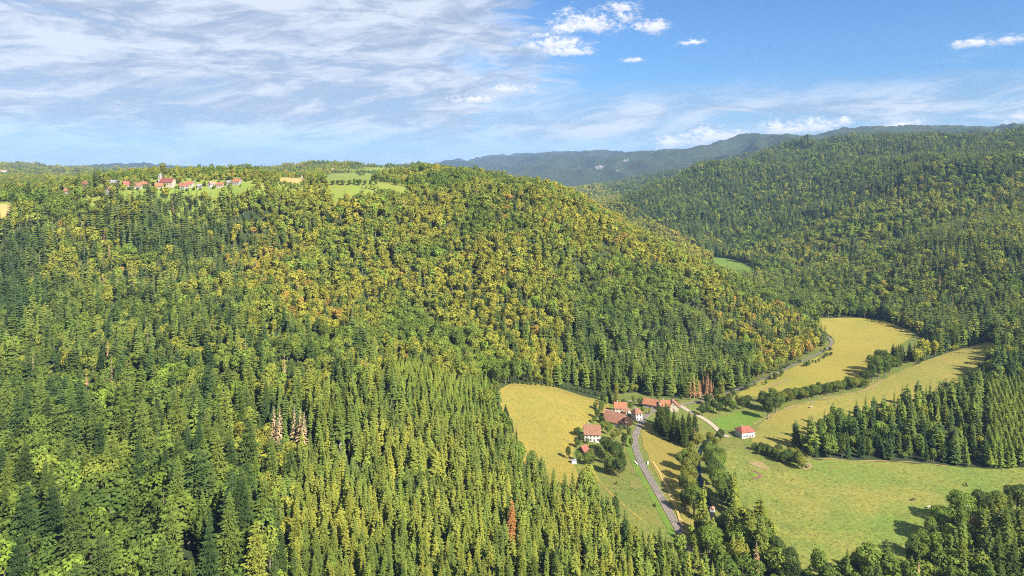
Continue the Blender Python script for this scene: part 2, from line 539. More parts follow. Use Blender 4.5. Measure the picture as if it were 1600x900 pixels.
M['plateau_field'] = mat('plateau_field', b_field((.135, .185, .032), (.165, .185, .036), (.19, .175, .042), patch=.01, fine=.2, tuft=.12))
M['stubble'] = mat('stubble', b_field((.33, .24, .09), (.28, .21, .07), (.25, .21, .06), patch=.015, fine=.3, tuft=.12))


def b_flat(c1, c2, scale=0.3, rough=0.95, stretch=None, bump=0.1):
    def f(g):
        t = g.n('ShaderNodeTexCoord')
        v = t.outputs['Object']
        if stretch:
            mp = g.n('ShaderNodeMapping'); mp.inputs['Scale'].default_value = stretch
            g.nt.links.new(v, mp.inputs[0]); v = mp.outputs[0]
        nz = g.noise(v, scale, 5, 0.65)
        return diff(g, g.mix(g.mr(nz, .3, .7), c1, c2), rough, nz, bump)
    return f


M['worn'] = mat('worn', b_field((.15, .135, .04), (.12, .13, .03), (.19, .145, .06), patch=.12, fine=.6, tuft=.3))
M['asphalt'] = mat('asphalt', b_flat((.125, .105, .088), (.17, .145, .122), .25))
M['road_line'] = mat('road_line', b_flat((.13, .12, .11), (.30, .275, .25), .25))
M['gravel'] = mat('gravel', b_flat((.24, .20, .14), (.36, .31, .24), .6))
M['dirt'] = mat('dirt', b_flat((.17, .145, .05), (.25, .18, .085), .35))
M['plaster'] = mat('plaster', b_flat((.36, .345, .32), (.50, .48, .45), .35))
M['cream_plaster'] = mat('cream_plaster', b_flat((.32, .275, .21), (.42, .37, .29), .35))
M['grey_plaster'] = mat('grey_plaster', b_flat((.24, .225, .21), (.33, .315, .295), .35))


def b_roof(c1, c2):
    def f(g):
        t = g.n('ShaderNodeTexCoord')
        mp = g.n('ShaderNodeMapping'); mp.inputs['Scale'].default_value = (1, 1, 1)
        g.nt.links.new(t.outputs['Object'], mp.inputs[0])
        n1 = g.noise(mp.outputs[0], .45, 5, .7)
        n2 = g.noise(mp.outputs[0], 3.0, 2, .6)
        c = g.mix(g.mr(n1, .3, .7), c1, c2)
        n4 = g.noise(mp.outputs[0], 1.1, 4, .7)
        c = g.mix(g.m('MULTIPLY', g.mr(n4, .52, .72), .55), c, (.13, .105, .085))
        k = g.mr(n2, .2, .8, .72, 1.28, False)
        w = g.n('ShaderNodeTexWave', wave_type='BANDS', bands_direction='X')
        g.nt.links.new(t.outputs['Object'], w.inputs['Vector'])
        w.inputs['Scale'].default_value = 1.05
        return diff(g, g.mix(1.0, c, g.xyz(k, k, k), 'MULTIPLY'), .85, w.outputs['Fac'], .08)
    return f


M['roof_tile'] = mat('roof_tile', b_roof((.17, .082, .052), (.25, .125, .08)))
M['orange_tile'] = mat('orange_tile', b_roof((.235, .095, .05), (.29, .13, .072)))
M['red_tile'] = mat('red_tile', b_roof((.22, .07, .05), (.27, .10, .07)))
M['maroon_tile'] = mat('maroon_tile', b_roof((.15, .045, .04), (.20, .07, .06)))
M['old_tile'] = mat('old_tile', b_roof((.26, .14, .09), (.36, .21, .14)))
M['slate'] = mat('slate', b_roof((.16, .15, .17), (.26, .25, .27)))
M['glass'] = mat('glass', lambda g: diff(g, (.03, .04, .05), .15))
M['wood'] = mat('wood', b_flat((.10, .06, .035), (.19, .12, .07), 1.5, stretch=(1, 1, .2)))
M['stone'] = mat('stone', b_flat((.42, .40, .36), (.66, .63, .58), .8, bump=.2))
M['dark_metal'] = mat('dark_metal', b_flat((.03, .03, .035), (.07, .07, .07), 2, .5))
M['limestone'] = mat('limestone', b_flat((.08, .078, .072), (.20, .195, .18), .06, stretch=(1, 1, .25), bump=4))


def b_water(g):
    d = g.n('ShaderNodeBsdfPrincipled')
    d.inputs['Base Color'].default_value = (.012, .018, .016, 1)
    d.inputs['Roughness'].default_value = 0.25
    d.inputs['Specular IOR Level'].default_value = 0.12
    geo = g.n('ShaderNodeNewGeometry')
    b = g.n('ShaderNodeBump'); b.inputs['Strength'].default_value = .3; b.inputs['Distance'].default_value = .1
    g.set(b.inputs['Height'], g.noise(geo.outputs['Position'], 1.5, 3))
    g.nt.links.new(b.outputs[0], d.inputs['Normal'])
    return d.outputs[0]


M['water'] = mat('water', b_water)


def b_cow(c1, c2):
    def f(g):
        t = g.n('ShaderNodeTexCoord')
        oi = g.n('ShaderNodeObjectInfo')
        ad = g.n('ShaderNodeVectorMath', operation='ADD')
        g.nt.links.new(t.outputs['Object'], ad.inputs[0])
        g.set(ad.inputs[1], g.xyz(g.m('MULTIPLY', oi.outputs['Random'], 40.0), 0.0, 0.0))
        nz = g.noise(ad.outputs[0], 1.3, 2)
        return diff(g, g.mix(g.mr(nz, .48, .53), c1, c2))
    return f


M['cow_brown'] = mat('cow_brown', b_cow((.70, .66, .60), (.22, .09, .04)))
M['cow_dark'] = mat('cow_dark', b_cow((.03, .022, .02), (.06, .04, .03)))

# ------------------------------------------------------------------ ground sheet
NR, NC = gu.shape
V = np.stack([GX.ravel(), gy.ravel(), ZG.ravel()], 1)
idx = np.arange(NR * NC).reshape(NR, NC)
Fq = np.stack([idx[:-1, :-1], idx[:-1, 1:], idx[1:, 1:], idx[1:, :-1]], -1).reshape(-1, 4)
me = bpy.data.meshes.new('ground')
me.vertices.add(len(V)); me.vertices.foreach_set('co', V.ravel())
me.loops.add(Fq.size); me.loops.foreach_set('vertex_index', Fq.ravel().astype(np.int32))
me.polygons.add(len(Fq)); me.polygons.foreach_set('loop_start', np.arange(0, Fq.size, 4, dtype=np.int32))
me.polygons.foreach_set('loop_total', np.full(len(Fq), 4, dtype=np.int32))
me.polygons.foreach_set('use_smooth', np.ones(len(Fq), dtype=bool))
me.update(calc_edges=True)
me.materials.append(M['forest_floor'])
tag(link('ground', me), 'wooded hills and valley ground under the forest, reaching the horizon', 'ground', kind='structure')

OPEN = []        # world outlines kept free of forest


def sheet(name, pix, m_, label, cat, lift=0.25, step=5.0, world=None, keep=True, jag=1.9, kind='structure'):
    P = world if world is not None else hits(pix)
    P = smooth_line(P + [P[0]], 6)[:-1]
    P = [(x + jag * float(vn(x / 6, y / 6, 21)), y + jag * float(vn(x / 6, y / 6, 22))) for x, y in P]
    if keep:
        OPEN.append(P)
    xs = [p[0] for p in P]; ys = [p[1] for p in P]
    gxx, gyy = np.meshgrid(np.arange(min(xs), max(xs), step), np.arange(min(ys), max(ys), step))
    gxx = gxx.ravel() + 0.01; gyy = gyy.ravel() + 0.013
    k = in_poly(gxx, gyy, P) & (dist_line(gxx, gyy, P + [P[0]]) > step * 0.4)
    pts = [Vector(p) for p in P] + [Vector((a, b)) for a, b in zip(gxx[k], gyy[k])]
    n = len(P)
    vs, es, fs, *_ = delaunay_2d_cdt(pts, [], [list(range(n))], 1, 1e-4)
    vx = np.array([v.x for v in vs]); vy = np.array([v.y for v in vs])
    vz = H(vx, vy) + lift
    me = mesh_np(name, np.stack([vx, vy, vz], 1), fs, [m_], smooth=True)
    if len(me.polygons) and me.polygons[0].normal.z < 0:
        me.flip_normals()
    o = link(name, me)
    return tag(o, label, cat, kind=kind)


def strip(name, P, width, m_, label=None, cat=None, lift=0.35, step=3.0, kind='structure', offset=0.0, parent=None, wob=0.0):
    """a ribbon along a world polyline, draped on the ground"""
    P = np.array(smooth_line(P, 10))
    d = np.r_[0, np.cumsum(np.hypot(*np.diff(P, axis=0).T))]
    s = np.arange(0, d[-1], step)
    x = np.interp(s, d, P[:, 0]); y = np.interp(s, d, P[:, 1])
    tx, ty = np.gradient(x), np.gradient(y)
    L = np.hypot(tx, ty); nx, ny = ty / L, -tx / L
    w = width * (1 + wob * vn(s / 9, s * 0, 31)) / 2
    zc = H(x, y)
    rows = []
    for k in (-1, -0.33, 0.33, 1):
        px, py = x + nx * (w * k + offset), y + ny * (w * k + offset)
        rows.append(np.stack([px, py, np.maximum(H(px, py), zc - 0.3) + lift], 1))
    n = len(s)
    V = np.concatenate(rows)
    Fs = [(r * n + i, (r + 1) * n + i, (r + 1) * n + i + 1, r * n + i + 1) for r in range(3) for i in range(n - 1)]
    me = mesh_np(name, V, Fs, [m_], smooth=True)
    if me.polygons[0].normal.z < 0:
        me.flip_normals()
    o = link(name, me, parent)
    return tag(o, label, cat, kind=kind) if parent is None else o


# ------------------------------------------------------------------ fields, roads, water
sheet('valley_grass', [(880, 640), (930, 622), (1000, 614), (1080, 614), (1150, 600), (1240, 560), (1300, 528), (1320, 500), (1420, 515), (1440, 560), (1300, 640), (1260, 700), (1300, 760), (1200, 860), (1100, 900), (1020, 860), (920, 780), (880, 720)], M['verge_meadow'],
      'green grass ground of the valley floor', 'grass', lift=0.08, keep=False, step=8)
PLAT = [((u - 800) / F * Y, Y) for u, Y in ((-150, 830), (0, 800), (200, 850), (400, 890), (560, 900), (640, 960), (680, 1050), (690, 1400), (640, 2400), (300, 2400), (-150, 2400))]
sheet('plateau_grass', None, M['plateau_field'], 'green grassland of the plateau around the village', 'grass', lift=0.9, keep=False, step=12, world=PLAT)
sheet('golden_meadow', [(776, 612), (800, 600), (840, 600), (890, 612), (935, 626), (952, 632), (935, 650), (905, 672), (898, 700), (895, 725), (915, 770), (880, 785), (830, 735), (800, 690), (786, 650)], M['golden_meadow'],
      'golden dry meadow sloping down to the hamlet', 'meadow')
sheet('roadside_meadow', [(898, 728), (912, 720), (935, 706), (945, 690), (985, 690), (1012, 730), (1050, 812), (1062, 850), (1040, 862), (1000, 848), (960, 815), (920, 775)], M['verge_meadow'],
      'green meadow between the road and the spruce stand', 'meadow')
sheet('mown_field', [(1012, 662), (1030, 678), (1058, 685), (1078, 690), (1084, 700), (1072, 718), (1068, 740), (1075, 770), (1085, 825), (1080, 850), (1066, 815), (1040, 770), (1017, 725), (1002, 690), (1005, 665)], M['mown_field'],
      'small mown field with curved straw rows beside the road', 'field')
sheet('hamlet_green', [(935, 650), (955, 634), (1000, 625), (1040, 622), (1075, 628), (1085, 645), (1060, 660), (1030, 670), (1005, 665), (985, 692), (945, 694), (925, 692), (905, 690)], M['verge_meadow'],
      'green garden ground under the hamlet houses', 'grass', lift=0.18)
sheet('pasture', [(1128, 706), (1148, 700), (1172, 712), (1200, 732), (1228, 738), (1245, 722), (1290, 719), (1380, 722), (1470, 728), (1540, 733), (1640, 736), (1660, 790), (1590, 800), (1520, 830), (1450, 868), (1370, 905), (1290, 905), (1220, 875), (1170, 820), (1145, 770), (1130, 735)], M['pasture'],
      'wide mottled green cattle pasture at the lower right', 'pasture')
sheet('hay_field', [(1150, 618), (1200, 590), (1250, 570), (1296, 545), (1303, 532), (1285, 515), (1268, 500), (1310, 497), (1360, 498), (1400, 508), (1424, 522), (1400, 545), (1375, 565), (1350, 592), (1300, 605), (1250, 616), (1215, 622), (1185, 620)], M['hay_field'],
      'long pale yellow hay field curving round the foot of the spur', 'field')
sheet('slope_field', [(1172, 690), (1190, 662), (1215, 645), (1250, 632), (1300, 622), (1360, 607), (1390, 588), (1420, 575), (1470, 555), (1535, 536), (1556, 542), (1545, 566), (1518, 592), (1490, 613), (1420, 641), (1335, 660), (1270, 680), (1220, 700)], M['slope_field'],
      'dry grass field rising beside the right hand spruce belt', 'field')
sheet('green_paddock', [(1110, 658), (1150, 646), (1180, 645), (1190, 655), (1172, 668), (1150, 672), (1128, 672)], M['lush_grass'],
      'small bright green paddock behind the lone white house', 'grass')
sheet('valley_meadow', [(1115, 402), (1145, 406), (1180, 420), (1190, 430), (1165, 434), (1118, 426)], M['lush_grass'],
      'bright green meadow far up the valley behind the spur', 'meadow', step=12)
# plateau fields
plateau_fields = [
    ('golden_plateau_field', [(-30, 325), (22, 323), (20, 332), (0, 345), (-40, 345)], 'stubble', 'golden field at the left edge of the plateau rim'),
    ('village_field', [(188, 303), (225, 300), (240, 302), (228, 310), (205, 314), (192, 312)], 'plateau_field', 'yellow green field below the white village house'),
    ('church_green', [(238, 290), (262, 288), (285, 291), (262, 296), (240, 296)], 'plateau_field', 'small green slope in front of the church'),
    ('garden_field', [(362, 290), (385, 287), (396, 293), (388, 304), (365, 305)], 'plateau_field', 'pale grass slope right of the last village house'),
    ('rim_field', [(484, 302), (520, 294), (548, 294), (585, 302), (575, 310), (545, 312), (505, 308)], 'plateau_field', 'pale green clearing on the plateau rim behind dark spruces'),
    ('upper_green_field', [(508, 276), (560, 274), (600, 276), (575, 284), (545, 288), (512, 286)], 'plateau_field', 'broad green field on the plateau'),
    ('stubble_strip', [(438, 279), (470, 278), (474, 282), (450, 286), (438, 285)], 'stubble', 'tan stubble field left of the green plateau field'),
    ('yellow_strip', [(590, 276), (640, 274), (676, 275), (672, 281), (640, 281), (600, 280)], 'plateau_field', 'narrow yellow field among trees near the hill top'),
    ('far_green_field', [(540, 263.5), (585, 262.5), (622, 264), (600, 268.5), (560, 268.5)], 'plateau_field', 'far green field under the wooded skyline hill'),
]
for nm, px, mm, lb in plateau_fields:
    sheet(nm, px, M[mm], lb, 'field', step=8, lift=1.3)

ROAD = hits([(1024, 640), (1008, 652), (999, 666), (993, 682), (993, 700), (1001, 722), (1015, 747), (1035, 782), (1058, 824), (1076, 858), (1095, 890)])
road = strip('road', ROAD, 5.0, M['asphalt'], 'grey asphalt road curving down from the hamlet', 'road', lift=.5, wob=.05)
strip('centre_line', ROAD, 0.32, M['road_line'], lift=.56, parent=road)
for s_ in (-1, 1):
    strip('verge_line', ROAD, 0.30, M['road_line'], lift=.56, offset=s_ * 2.2, parent=road)
strip('grass_bank', ROAD[3:], 3.6, M['lush_grass'], 'fresh green grass strip along the left side of the road', 'grass', lift=.42, offset=5.2, wob=.3)
SPUR = hits([(1060, 634), (1090, 628), (1125, 618), (1155, 608), (1190, 594), (1230, 576), (1268, 558), (1295, 543), (1299, 534), (1290, 524), (1270, 512)])
strip('valley_road', SPUR, 3.4, M['asphalt'], 'grey road along the foot of the wooded spur', 'road', lift=.5)
HAMLET_LANE = hits([(975, 628), (1005, 626), (1030, 632), (1060, 634)])
strip('hamlet_lane', HAMLET_LANE, 4.0, M['gravel'], 'pale gravel lane behind the hamlet houses', 'lane', lift=.45)
LANE = hits([(1062, 634), (1080, 645), (1100, 655), (1115, 666), (1130, 680), (1142, 684)])
strip('white_house_lane', LANE, 4.2, M['gravel'], 'pale gravel lane leading to the lone white house', 'lane', lift=.45)
FPATH = hits([(898, 733), (912, 730), (925, 733), (931, 745), (940, 757), (955, 772), (980, 795), (1005, 815)])
strip('footpath', FPATH, 1.8, M['golden_meadow'], 'worn yellow footpath crossing the roadside meadow', 'path', lift=.4, wob=.5)
TRACK = hits([(1020, 722), (1030, 738), (1044, 765), (1056, 795), (1068, 825)])
strip('field_track', TRACK, 2.0, M['stubble'], 'worn straw coloured track beside the road', 'track', lift=.5, wob=.4)
EDGE = hits([(1245, 721), (1290, 717), (1330, 720), (1380, 721), (1430, 723), (1480, 729)])
strip('bare_bank', EDGE, 1.3, M['dirt'], 'pale bare bank along the front of the spruce belt', 'bank', lift=.4, wob=.9)
BANK2 = hits([(1176, 664), (1200, 652), (1225, 640), (1260, 630), (1300, 621), (1350, 610), (1385, 592)])
strip('hedge_path', BANK2, 2.2, M['dirt'], 'bare earth path along the hedge beside the slope field', 'path', lift=.4, wob=.8)
STREAM = hits([(1120, 680), (1100, 695), (1092, 715), (1092, 740), (1098, 765), (1108, 790), (1114, 806), (1118, 830), (1130, 870)])
strip('stream', STREAM, 3.0, M['water'], 'dark shaded stream between two rows of trees', 'stream', lift=.4)
strip('field_gully', hits([(1187, 610), (1210, 602), (1232, 594)]), 3.0, M['dirt'], 'dark earth gully cut into the hay field', 'gully', lift=.5, wob=.3)
BARE = sheet('bare_slope', [(1088, 622), (1098, 613), (1112, 614), (1112, 622), (1098, 626)], M['dirt'], 'orange brown bare earth cutting behind the hamlet', 'earth')
for px, lb in (([(985, 752), (1000, 748), (1006, 758), (996, 765), (984, 762)], 'orange worn earth patch in the roadside meadow'),
               ([(984, 732), (998, 728), (1000, 736), (988, 740)], 'small worn earth patch beside the culvert'),
               ([(1165, 722), (1188, 722), (1204, 734), (1185, 732)], 'pinkish bare earth strip below the hedge'),
               ([(1252, 728), (1262, 724), (1271, 729), (1262, 735), (1253, 733)], 'trodden bare ring around the hay feeder'),
               ([(1296, 730), (1304, 729), (1306, 732), (1298, 734)], 'small trodden bare spot in the pasture')):
    sheet('bare_patch', px, M['worn'] if 'meadow' in lb or 'small' in lb else M['dirt'], lb, 'earth', lift=.4, step=3, keep=False, jag=.8)

TREE_FREE = []   # (x, y, radius) kept clear of automatic forest

# ------------------------------------------------------------------ buildings
def box(bm, x0, x1, y0, y1, z0, z1, mi=0):
    v = [bm.verts.new(p) for p in ((x0, y0, z0), (x1, y0, z0), (x1, y1, z0), (x0, y1, z0), (x0, y0, z1), (x1, y0, z1), (x1, y1, z1), (x0, y1, z1))]
    for f in ((3, 2, 1, 0), (4, 5, 6, 7), (0, 1, 5, 4), (1, 2, 6, 5), (2, 3, 7, 6), (3, 0, 4, 7)):
        bm.faces.new([v[i] for i in f]).material_index = mi


def bmobj(name, bm, m_, parent, smooth=False):
    bmesh.ops.recalc_face_normals(bm, faces=bm.faces)
    me = bpy.data.meshes.new(name)
    bm.to_mesh(me); bm.free()
    me.materials.append(m_)
    if smooth:
        me.polygons.foreach_set('use_smooth', np.ones(len(me.polygons), dtype=bool))
    return link(name, me, parent)


def gable_wall(L, W, hw, rise, hip=False):
    bm = bmesh.new()
    l, w = L / 2, W / 2
    if hip:
        box(bm, -l, l, -w, w, -3, hw)
        return bm
    pr = [(-w, -3), (w, -3), (w, hw), (0, hw + rise), (-w, hw)]
    a = [bm.verts.new((-l, y, z)) for y, z in pr]
    b = [bm.verts.new((l, y, z)) for y, z in pr]
    bm.faces.new(a[::-1]); bm.faces.new(b)
    for i in range(5):
        j = (i + 1) % 5
        bm.faces.new((a[i], a[j], b[j], b[i]))
    return bm


def roof_mesh(L, W, hw, rise, over=0.6, thick=0.28, hip=0.0):
    """two slabs meeting in a ridge; hip > 0 pulls the ridge ends in"""
    bm = bmesh.new()
    l, w = L / 2 + over, W / 2 + over
    zr = hw + rise + 0.12
    ze = hw - over * rise / (W / 2) + 0.12
    def ring(dz):
        return [bm.verts.new(p) for p in ((-l, -w, ze + dz), (l, -w, ze + dz), (l, w, ze + dz), (-l, w, ze + dz), (-l + hip, 0, zr + dz), (l - hip, 0, zr + dz))]
    lo, hi = ring(0), ring(thick)
    for r in (lo, hi):
        bm.faces.new((r[0], r[1], r[5], r[4])); bm.faces.new((r[2], r[3], r[4], r[5]))
        if hip > 0:
            bm.faces.new((r[1], r[2], r[5])); bm.faces.new((r[3], r[0], r[4]))
    edges = [(0, 1), (2, 3)] + ([(1, 2), (3, 0)] if hip > 0 else [(1, 5), (5, 2), (3, 4), (4, 0)])
    for i, j in edges:
        bm.faces.new((lo[i], lo[j], hi[j], hi[i]))
    return bm


def window(parent, x, y, z, nx, ny, w=1.1, h=1.4, name='window', m_='glass'):
    bm = bmesh.new()
    tx, ty = -ny, nx
    d = 0.06
    for (a, b, c0, c1, mi) in ((w / 2, h / 2, -0.03, d, 0),):
        vs = []
        for k in (c0, c1):
            for (sa, sb) in ((-1, -1), (1, -1), (1, 1), (-1, 1)):
                vs.append(bm.verts.new((x + tx * a * sa + nx * k, y + ty * a * sa + ny * k, z + b * sb)))
        for f in ((3, 2, 1, 0), (4, 5, 6, 7), (0, 1, 5, 4), (1, 2, 6, 5), (2, 3, 7, 6), (3, 0, 4, 7)):
            bm.faces.new([vs[i] for i in f])
    return bmobj(name, bm, M[m_], parent)


def house(x, y, L, W, hw, rise, rz, wall, roof, label, name='house', hip=0.0, wins=(3, 1), chim=1, gwins=1, door=True, group=None, cat='house', over=0.6, gable_mat=None, clear=None, sink=0.0):
    z = h1(x, y) - sink
    t = link(name, None)
    t.location = (x, y, z); t.rotation_euler = (0, 0, rz)
    tag(t, label, cat, group)
    bmobj('wall', gable_wall(L, W, hw, rise, hip > 0), M[wall], t)
    rf = bmobj('roof', roof_mesh(L, W, hw, rise, over, hip=hip), M[roof], t)
    nx_, rows = wins
    for r in range(rows):
        zz = 1.7 + r * 2.7
        if zz + .9 > hw: break
        for i in range(nx_):
            wx = (i + .5) / nx_ * (L - 1.2) - (L - 1.2) / 2
            if r == 0 and door and i == nx_ // 2:
                window(t, wx, -W / 2, 1.05, 0, -1, 1.2, 2.1, 'door', 'wood')
            else:
                window(t, wx, -W / 2, zz, 0, -1)
    if gwins:
        for s in (-1, 1):
            for k in range(gwins):
                wy = (k + .5) / gwins * (W - 2) - (W - 2) / 2
                for r in range(rows):
                    zz = 1.7 + r * 2.7
                    if zz + .9 < hw + rise * .5:
                        window(t, s * L / 2, wy, zz, s, 0, .9, 1.2)
            if hip == 0 and rise > 2.5:
                window(t, s * L / 2, 0, hw + rise * .35, s, 0, .8, 1.0)
    for k in range(chim):
        bm = bmesh.new()
        cx = (-L * .22 if k == 0 else L * .25)
        box(bm, cx - .45, cx + .45, .3, 1.1, hw + rise * .55, hw + rise + 1.1)
        box(bm, cx - .55, cx + .55, .2, 1.2, hw + rise + 1.1, hw + rise + 1.25)
        bmobj('chimney', bm, M['grey_plaster'], rf)
    TREE_FREE.append((x, y, clear if clear is not None else max(L, W) * .75 + 3))
    return t


def at(u, v):
    return hit(u, v)


R = math.radians
def hs(u, v, *a, **k):
    x, y = at(u, v)
    return house(x, y, *a, **k)


# the hamlet in the valley
hs(925, 686, 12.4, 11, 5.6, 5.2, R(-3), 'plaster', 'roof_tile', 'big white farmhouse with broad brown tiled roof beside the golden meadow', 'farmhouse', wins=(4, 2), gwins=2)
hs(962, 662, 17, 13, 3.6, 5.6, R(-33), 'cream_plaster', 'roof_tile', 'large low farm barn with wide rust tiled roof in the hamlet middle', 'farm_barn', wins=(3, 1), cat='barn')
hs(952, 653, 7, 7, 3.6, 3.0, R(-33), 'cream_plaster', 'old_tile', 'small brown roofed annex left of the large rust roofed barn', 'annex', wins=(1, 1), chim=0, cat='annex')
hs(969, 645, 10, 8, 5.4, 3.6, R(-4), 'cream_plaster', 'orange_tile', 'cream house with bright orange roof behind the large rust roofed barn', wins=(3, 2))
hs(978, 648, 6, 6, 3.6, 2.6, R(-50), 'cream_plaster', 'old_tile', 'small tan roofed shed between the orange roofed house and white house', 'shed', wins=(1, 1), chim=0, cat='shed')
hs(995, 655, 6.4, 7, 6.0, 3.0, R(22), 'plaster', 'roof_tile', 'narrow white house with hipped roof at the road bend', hip=2.4, wins=(2, 2), gwins=2)
hs(1018, 636, 13, 8, 3.4, 3.6, R(-30), 'grey_plaster', 'orange_tile', 'long orange roofed barn at the back of the hamlet', 'barn', wins=(3, 1), chim=0, cat='barn')
hs(1040, 640, 8, 8, 4.0, 4.0, R(-10), 'cream_plaster', 'orange_tile', 'orange roofed house half hidden behind tall spruces, the left of two', wins=(2, 1))
hs(1052, 640, 9, 8, 4.0, 4.0, R(82), 'cream_plaster', 'orange_tile', 'orange roofed house with gable to the valley behind spruces, the right of two', wins=(2, 1))
hs(1164, 681, 11.5, 9.5, 4.8, 2.6, R(14), 'plaster', 'red_tile', 'lone white house with red hipped roof beside the slope field', hip=3.2, wins=(4, 2), gwins=2)
hs(912, 706, 5, 5, 2.2, 2.4, R(40), 'wood', 'red_tile', 'small garden hut with red roof among trees below the farmhouse', 'garden_hut', wins=(1, 1), chim=0, gwins=0, cat='hut', clear=4)
hs(896, 724, 3.6, 2.4, 2.2, .5, R(20), 'plaster', 'slate', 'small white shed at the end of the footpath', 'shed', wins=(1, 1), chim=0, gwins=0, cat='shed', over=.15, clear=4)
hs(1113, 799, 3.0, 2.4, 1.8, .6, R(60), 'stone', 'old_tile', 'small pale pump hut beside the shaded stream', 'pump_hut', wins=(1, 1), chim=0, gwins=0, cat='hut', over=.2, clear=5)

# the village on the plateau: (column, row, length, depth, wall height, rise, turn, wall, roof, label)
def vhit(u, v):
    x, y = hit(u, v)
    if y > 1250:                     # the rim hides the ground there: stand it at the village distance
        y = 980.0; x = (u - 800) / F * y
    return x, y


village = [
    (22, 297, 12, 9, 4, 4, 20, 'grey_plaster', 'old_tile', 'pale roofed house half hidden by trees, leftmost in the village'),
    (44, 301, 15, 10, 4.5, 4, -15, 'cream_plaster', 'old_tile', 'dusty brown roofed house among trees in the left of the village'),
    (72, 300, 12, 9, 4.5, 3.5, 15, 'plaster', 'slate', 'white house with grey roof among trees in the left of the village'),
    (84, 302, 12, 9, 4.5, 3.8, -10, 'cream_plaster', 'old_tile', 'low cream house with weathered roof, next to the grey roofed one'),
    (109, 303, 17, 13, 5, 5.5, 4, 'cream_plaster', 'roof_tile', 'broad farmhouse with pinkish tiled roof facing the valley'),
    (134, 292, 14, 11, 5, 5, -25, 'cream_plaster', 'red_tile', 'red roofed house left of the white village house'),
    (131, 299, 10, 9, 4, 4, 30, 'cream_plaster', 'roof_tile', 'small orange roofed house in front of the red roofed one'),
    (173, 302, 13, 12, 5.5, 4.2, 68, 'plaster', 'red_tile', 'bright white house with red roof and gable toward the valley'),
    (177, 289, 20, 10, 4, 4.5, 3, 'grey_plaster', 'slate', 'long grey roofed barn behind the white village house'),
    (198, 293, 12, 11, 5, 6.5, 40, 'cream_plaster', 'red_tile', 'steep red roofed house between grey barn and twin gables'),
    (213, 294, 15, 12, 4.5, 5.5, 62, 'plaster', 'roof_tile', 'white farmhouse with brown roof and gable, left of the church'),
    (227, 292, 17, 11, 5, 4.5, -4, 'cream_plaster', 'orange_tile', 'orange roofed farmhouse just left of the church'),
    (248, 294, 14, 11, 4, 5.2, 35, 'plaster', 'orange_tile', 'orange roofed house in front of the church tower'),
    (287, 294, 16, 12, 4.5, 5.5, 30, 'plaster', 'red_tile', 'red roofed farmhouse just right of the church'),
    (297, 291, 15, 11, 5, 4.5, -6, 'cream_plaster', 'orange_tile', 'orange roofed farmhouse behind the red one right of the church'),
    (312, 294, 8, 7, 4.5, 2.5, 10, 'plaster', 'slate', 'small white house with dark roof right of the church'),
    (331, 291, 13, 10, 4.5, 4.5, 60, 'plaster', 'old_tile', 'white gabled house with pale roof near the village end'),
    (345, 292, 13, 10, 4.5, 3.8, -8, 'cream_plaster', 'orange_tile', 'low orange roofed house near the village end'),
    (358, 288, 8, 8, 5, 2.2, 15, 'plaster', 'slate', 'small grey white house beside the last red roofed house'),
    (371, 288, 15, 11, 5.5, 5, -12, 'plaster', 'orange_tile', 'last village house with bright orange red roof, rightmost'),
]
for (u, v, L, W, hw, rise, rz, wl, rf, lb) in village:
    x, y = vhit(u, v)
    house(x, y, L * .70, W * .70, hw * .75, rise * .72, R(rz), 'grey_plaster' if wl == 'plaster' and L != 13 else wl, rf, lb, 'village_house', wins=(3, 2), gwins=2, group='village houses on the plateau')
for (u, v, L, lb) in ((487, 279, 14, 'white farmhouse standing alone beside the stubble field'), (475, 279.5, 10, 'small brown roofed farm shed beside the lone plateau farmhouse'), (5, 268.5, 26, 'pale farm building on the far left wooded hill'), (520, 266.5, 12, 'distant white farm under the wooded skyline hill')):
    x, y = hit(u, v)
    house(x, y, L, L * .7, 4, 3.5, R(20), 'plaster', 'old_tile', lb, 'farm', wins=(3, 1))

# the church: nave, choir, square tower with a swelling dome and a spike
cx, cyy = vhit(262, 291)
ch = link('church', None); ch.location = (cx, cyy, h1(cx, cyy)); ch.rotation_euler = (0, 0, R(-8)); ch.scale = (.8, .8, .8)
tag(ch, 'white village church with dark red roof and domed tower', 'church')
bmobj('nave', gable_wall(24, 12, 7, 7), M['cream_plaster'], ch)
bmobj('nave_roof', roof_mesh(24, 12, 7, 7, .5), M['maroon_tile'], ch)
for i in range(5):
    window(ch, -9 + i * 4.4, -6, 4.2, 0, -1, 1.3, 3.2)
tw = bmesh.new(); box(tw, -16.5, -11.9, -2.4, 2.4, -3, 16); tw = bmobj('tower', tw, M['cream_plaster'], ch)
cn = bmesh.new(); box(cn, -16.8, -11.6, -2.7, 2.7, 16, 16.5); bmobj('cornice', cn, M['stone'], tw)
for nx_, ny_, px_, py_ in ((0, -1, -14.2, -2.4), (-1, 0, -16.5, 0), (1, 0, -11.9, 0)):
    window(tw, px_, py_, 13.2, nx_, ny_, 1.1, 2.4, 'belfry_opening')
prof = [(2.9, 16.5), (2.85, 17.2), (3.05, 18.2), (2.6, 19.4), (1.5, 20.6), (1.0, 21.3), (1.05, 22.2), (.7, 22.8), (.18, 23.4), (.06, 26.5)]
bm = bmesh.new(); rings = []
for r, z in prof:
    rings.append([bm.verts.new((-14.2 + r * math.cos(a), r * math.sin(a), z)) for a in [2 * math.pi * (k + .5) / 8 for k in range(8)]])
for a, b in zip(rings[:-1], rings[1:]):
    for k in range(8):
        bm.faces.new((a[k], a[(k + 1) % 8], b[(k + 1) % 8], b[k]))
bmobj('dome', bm, M['slate'], tw)
TREE_FREE.append((cx, cyy, 22))

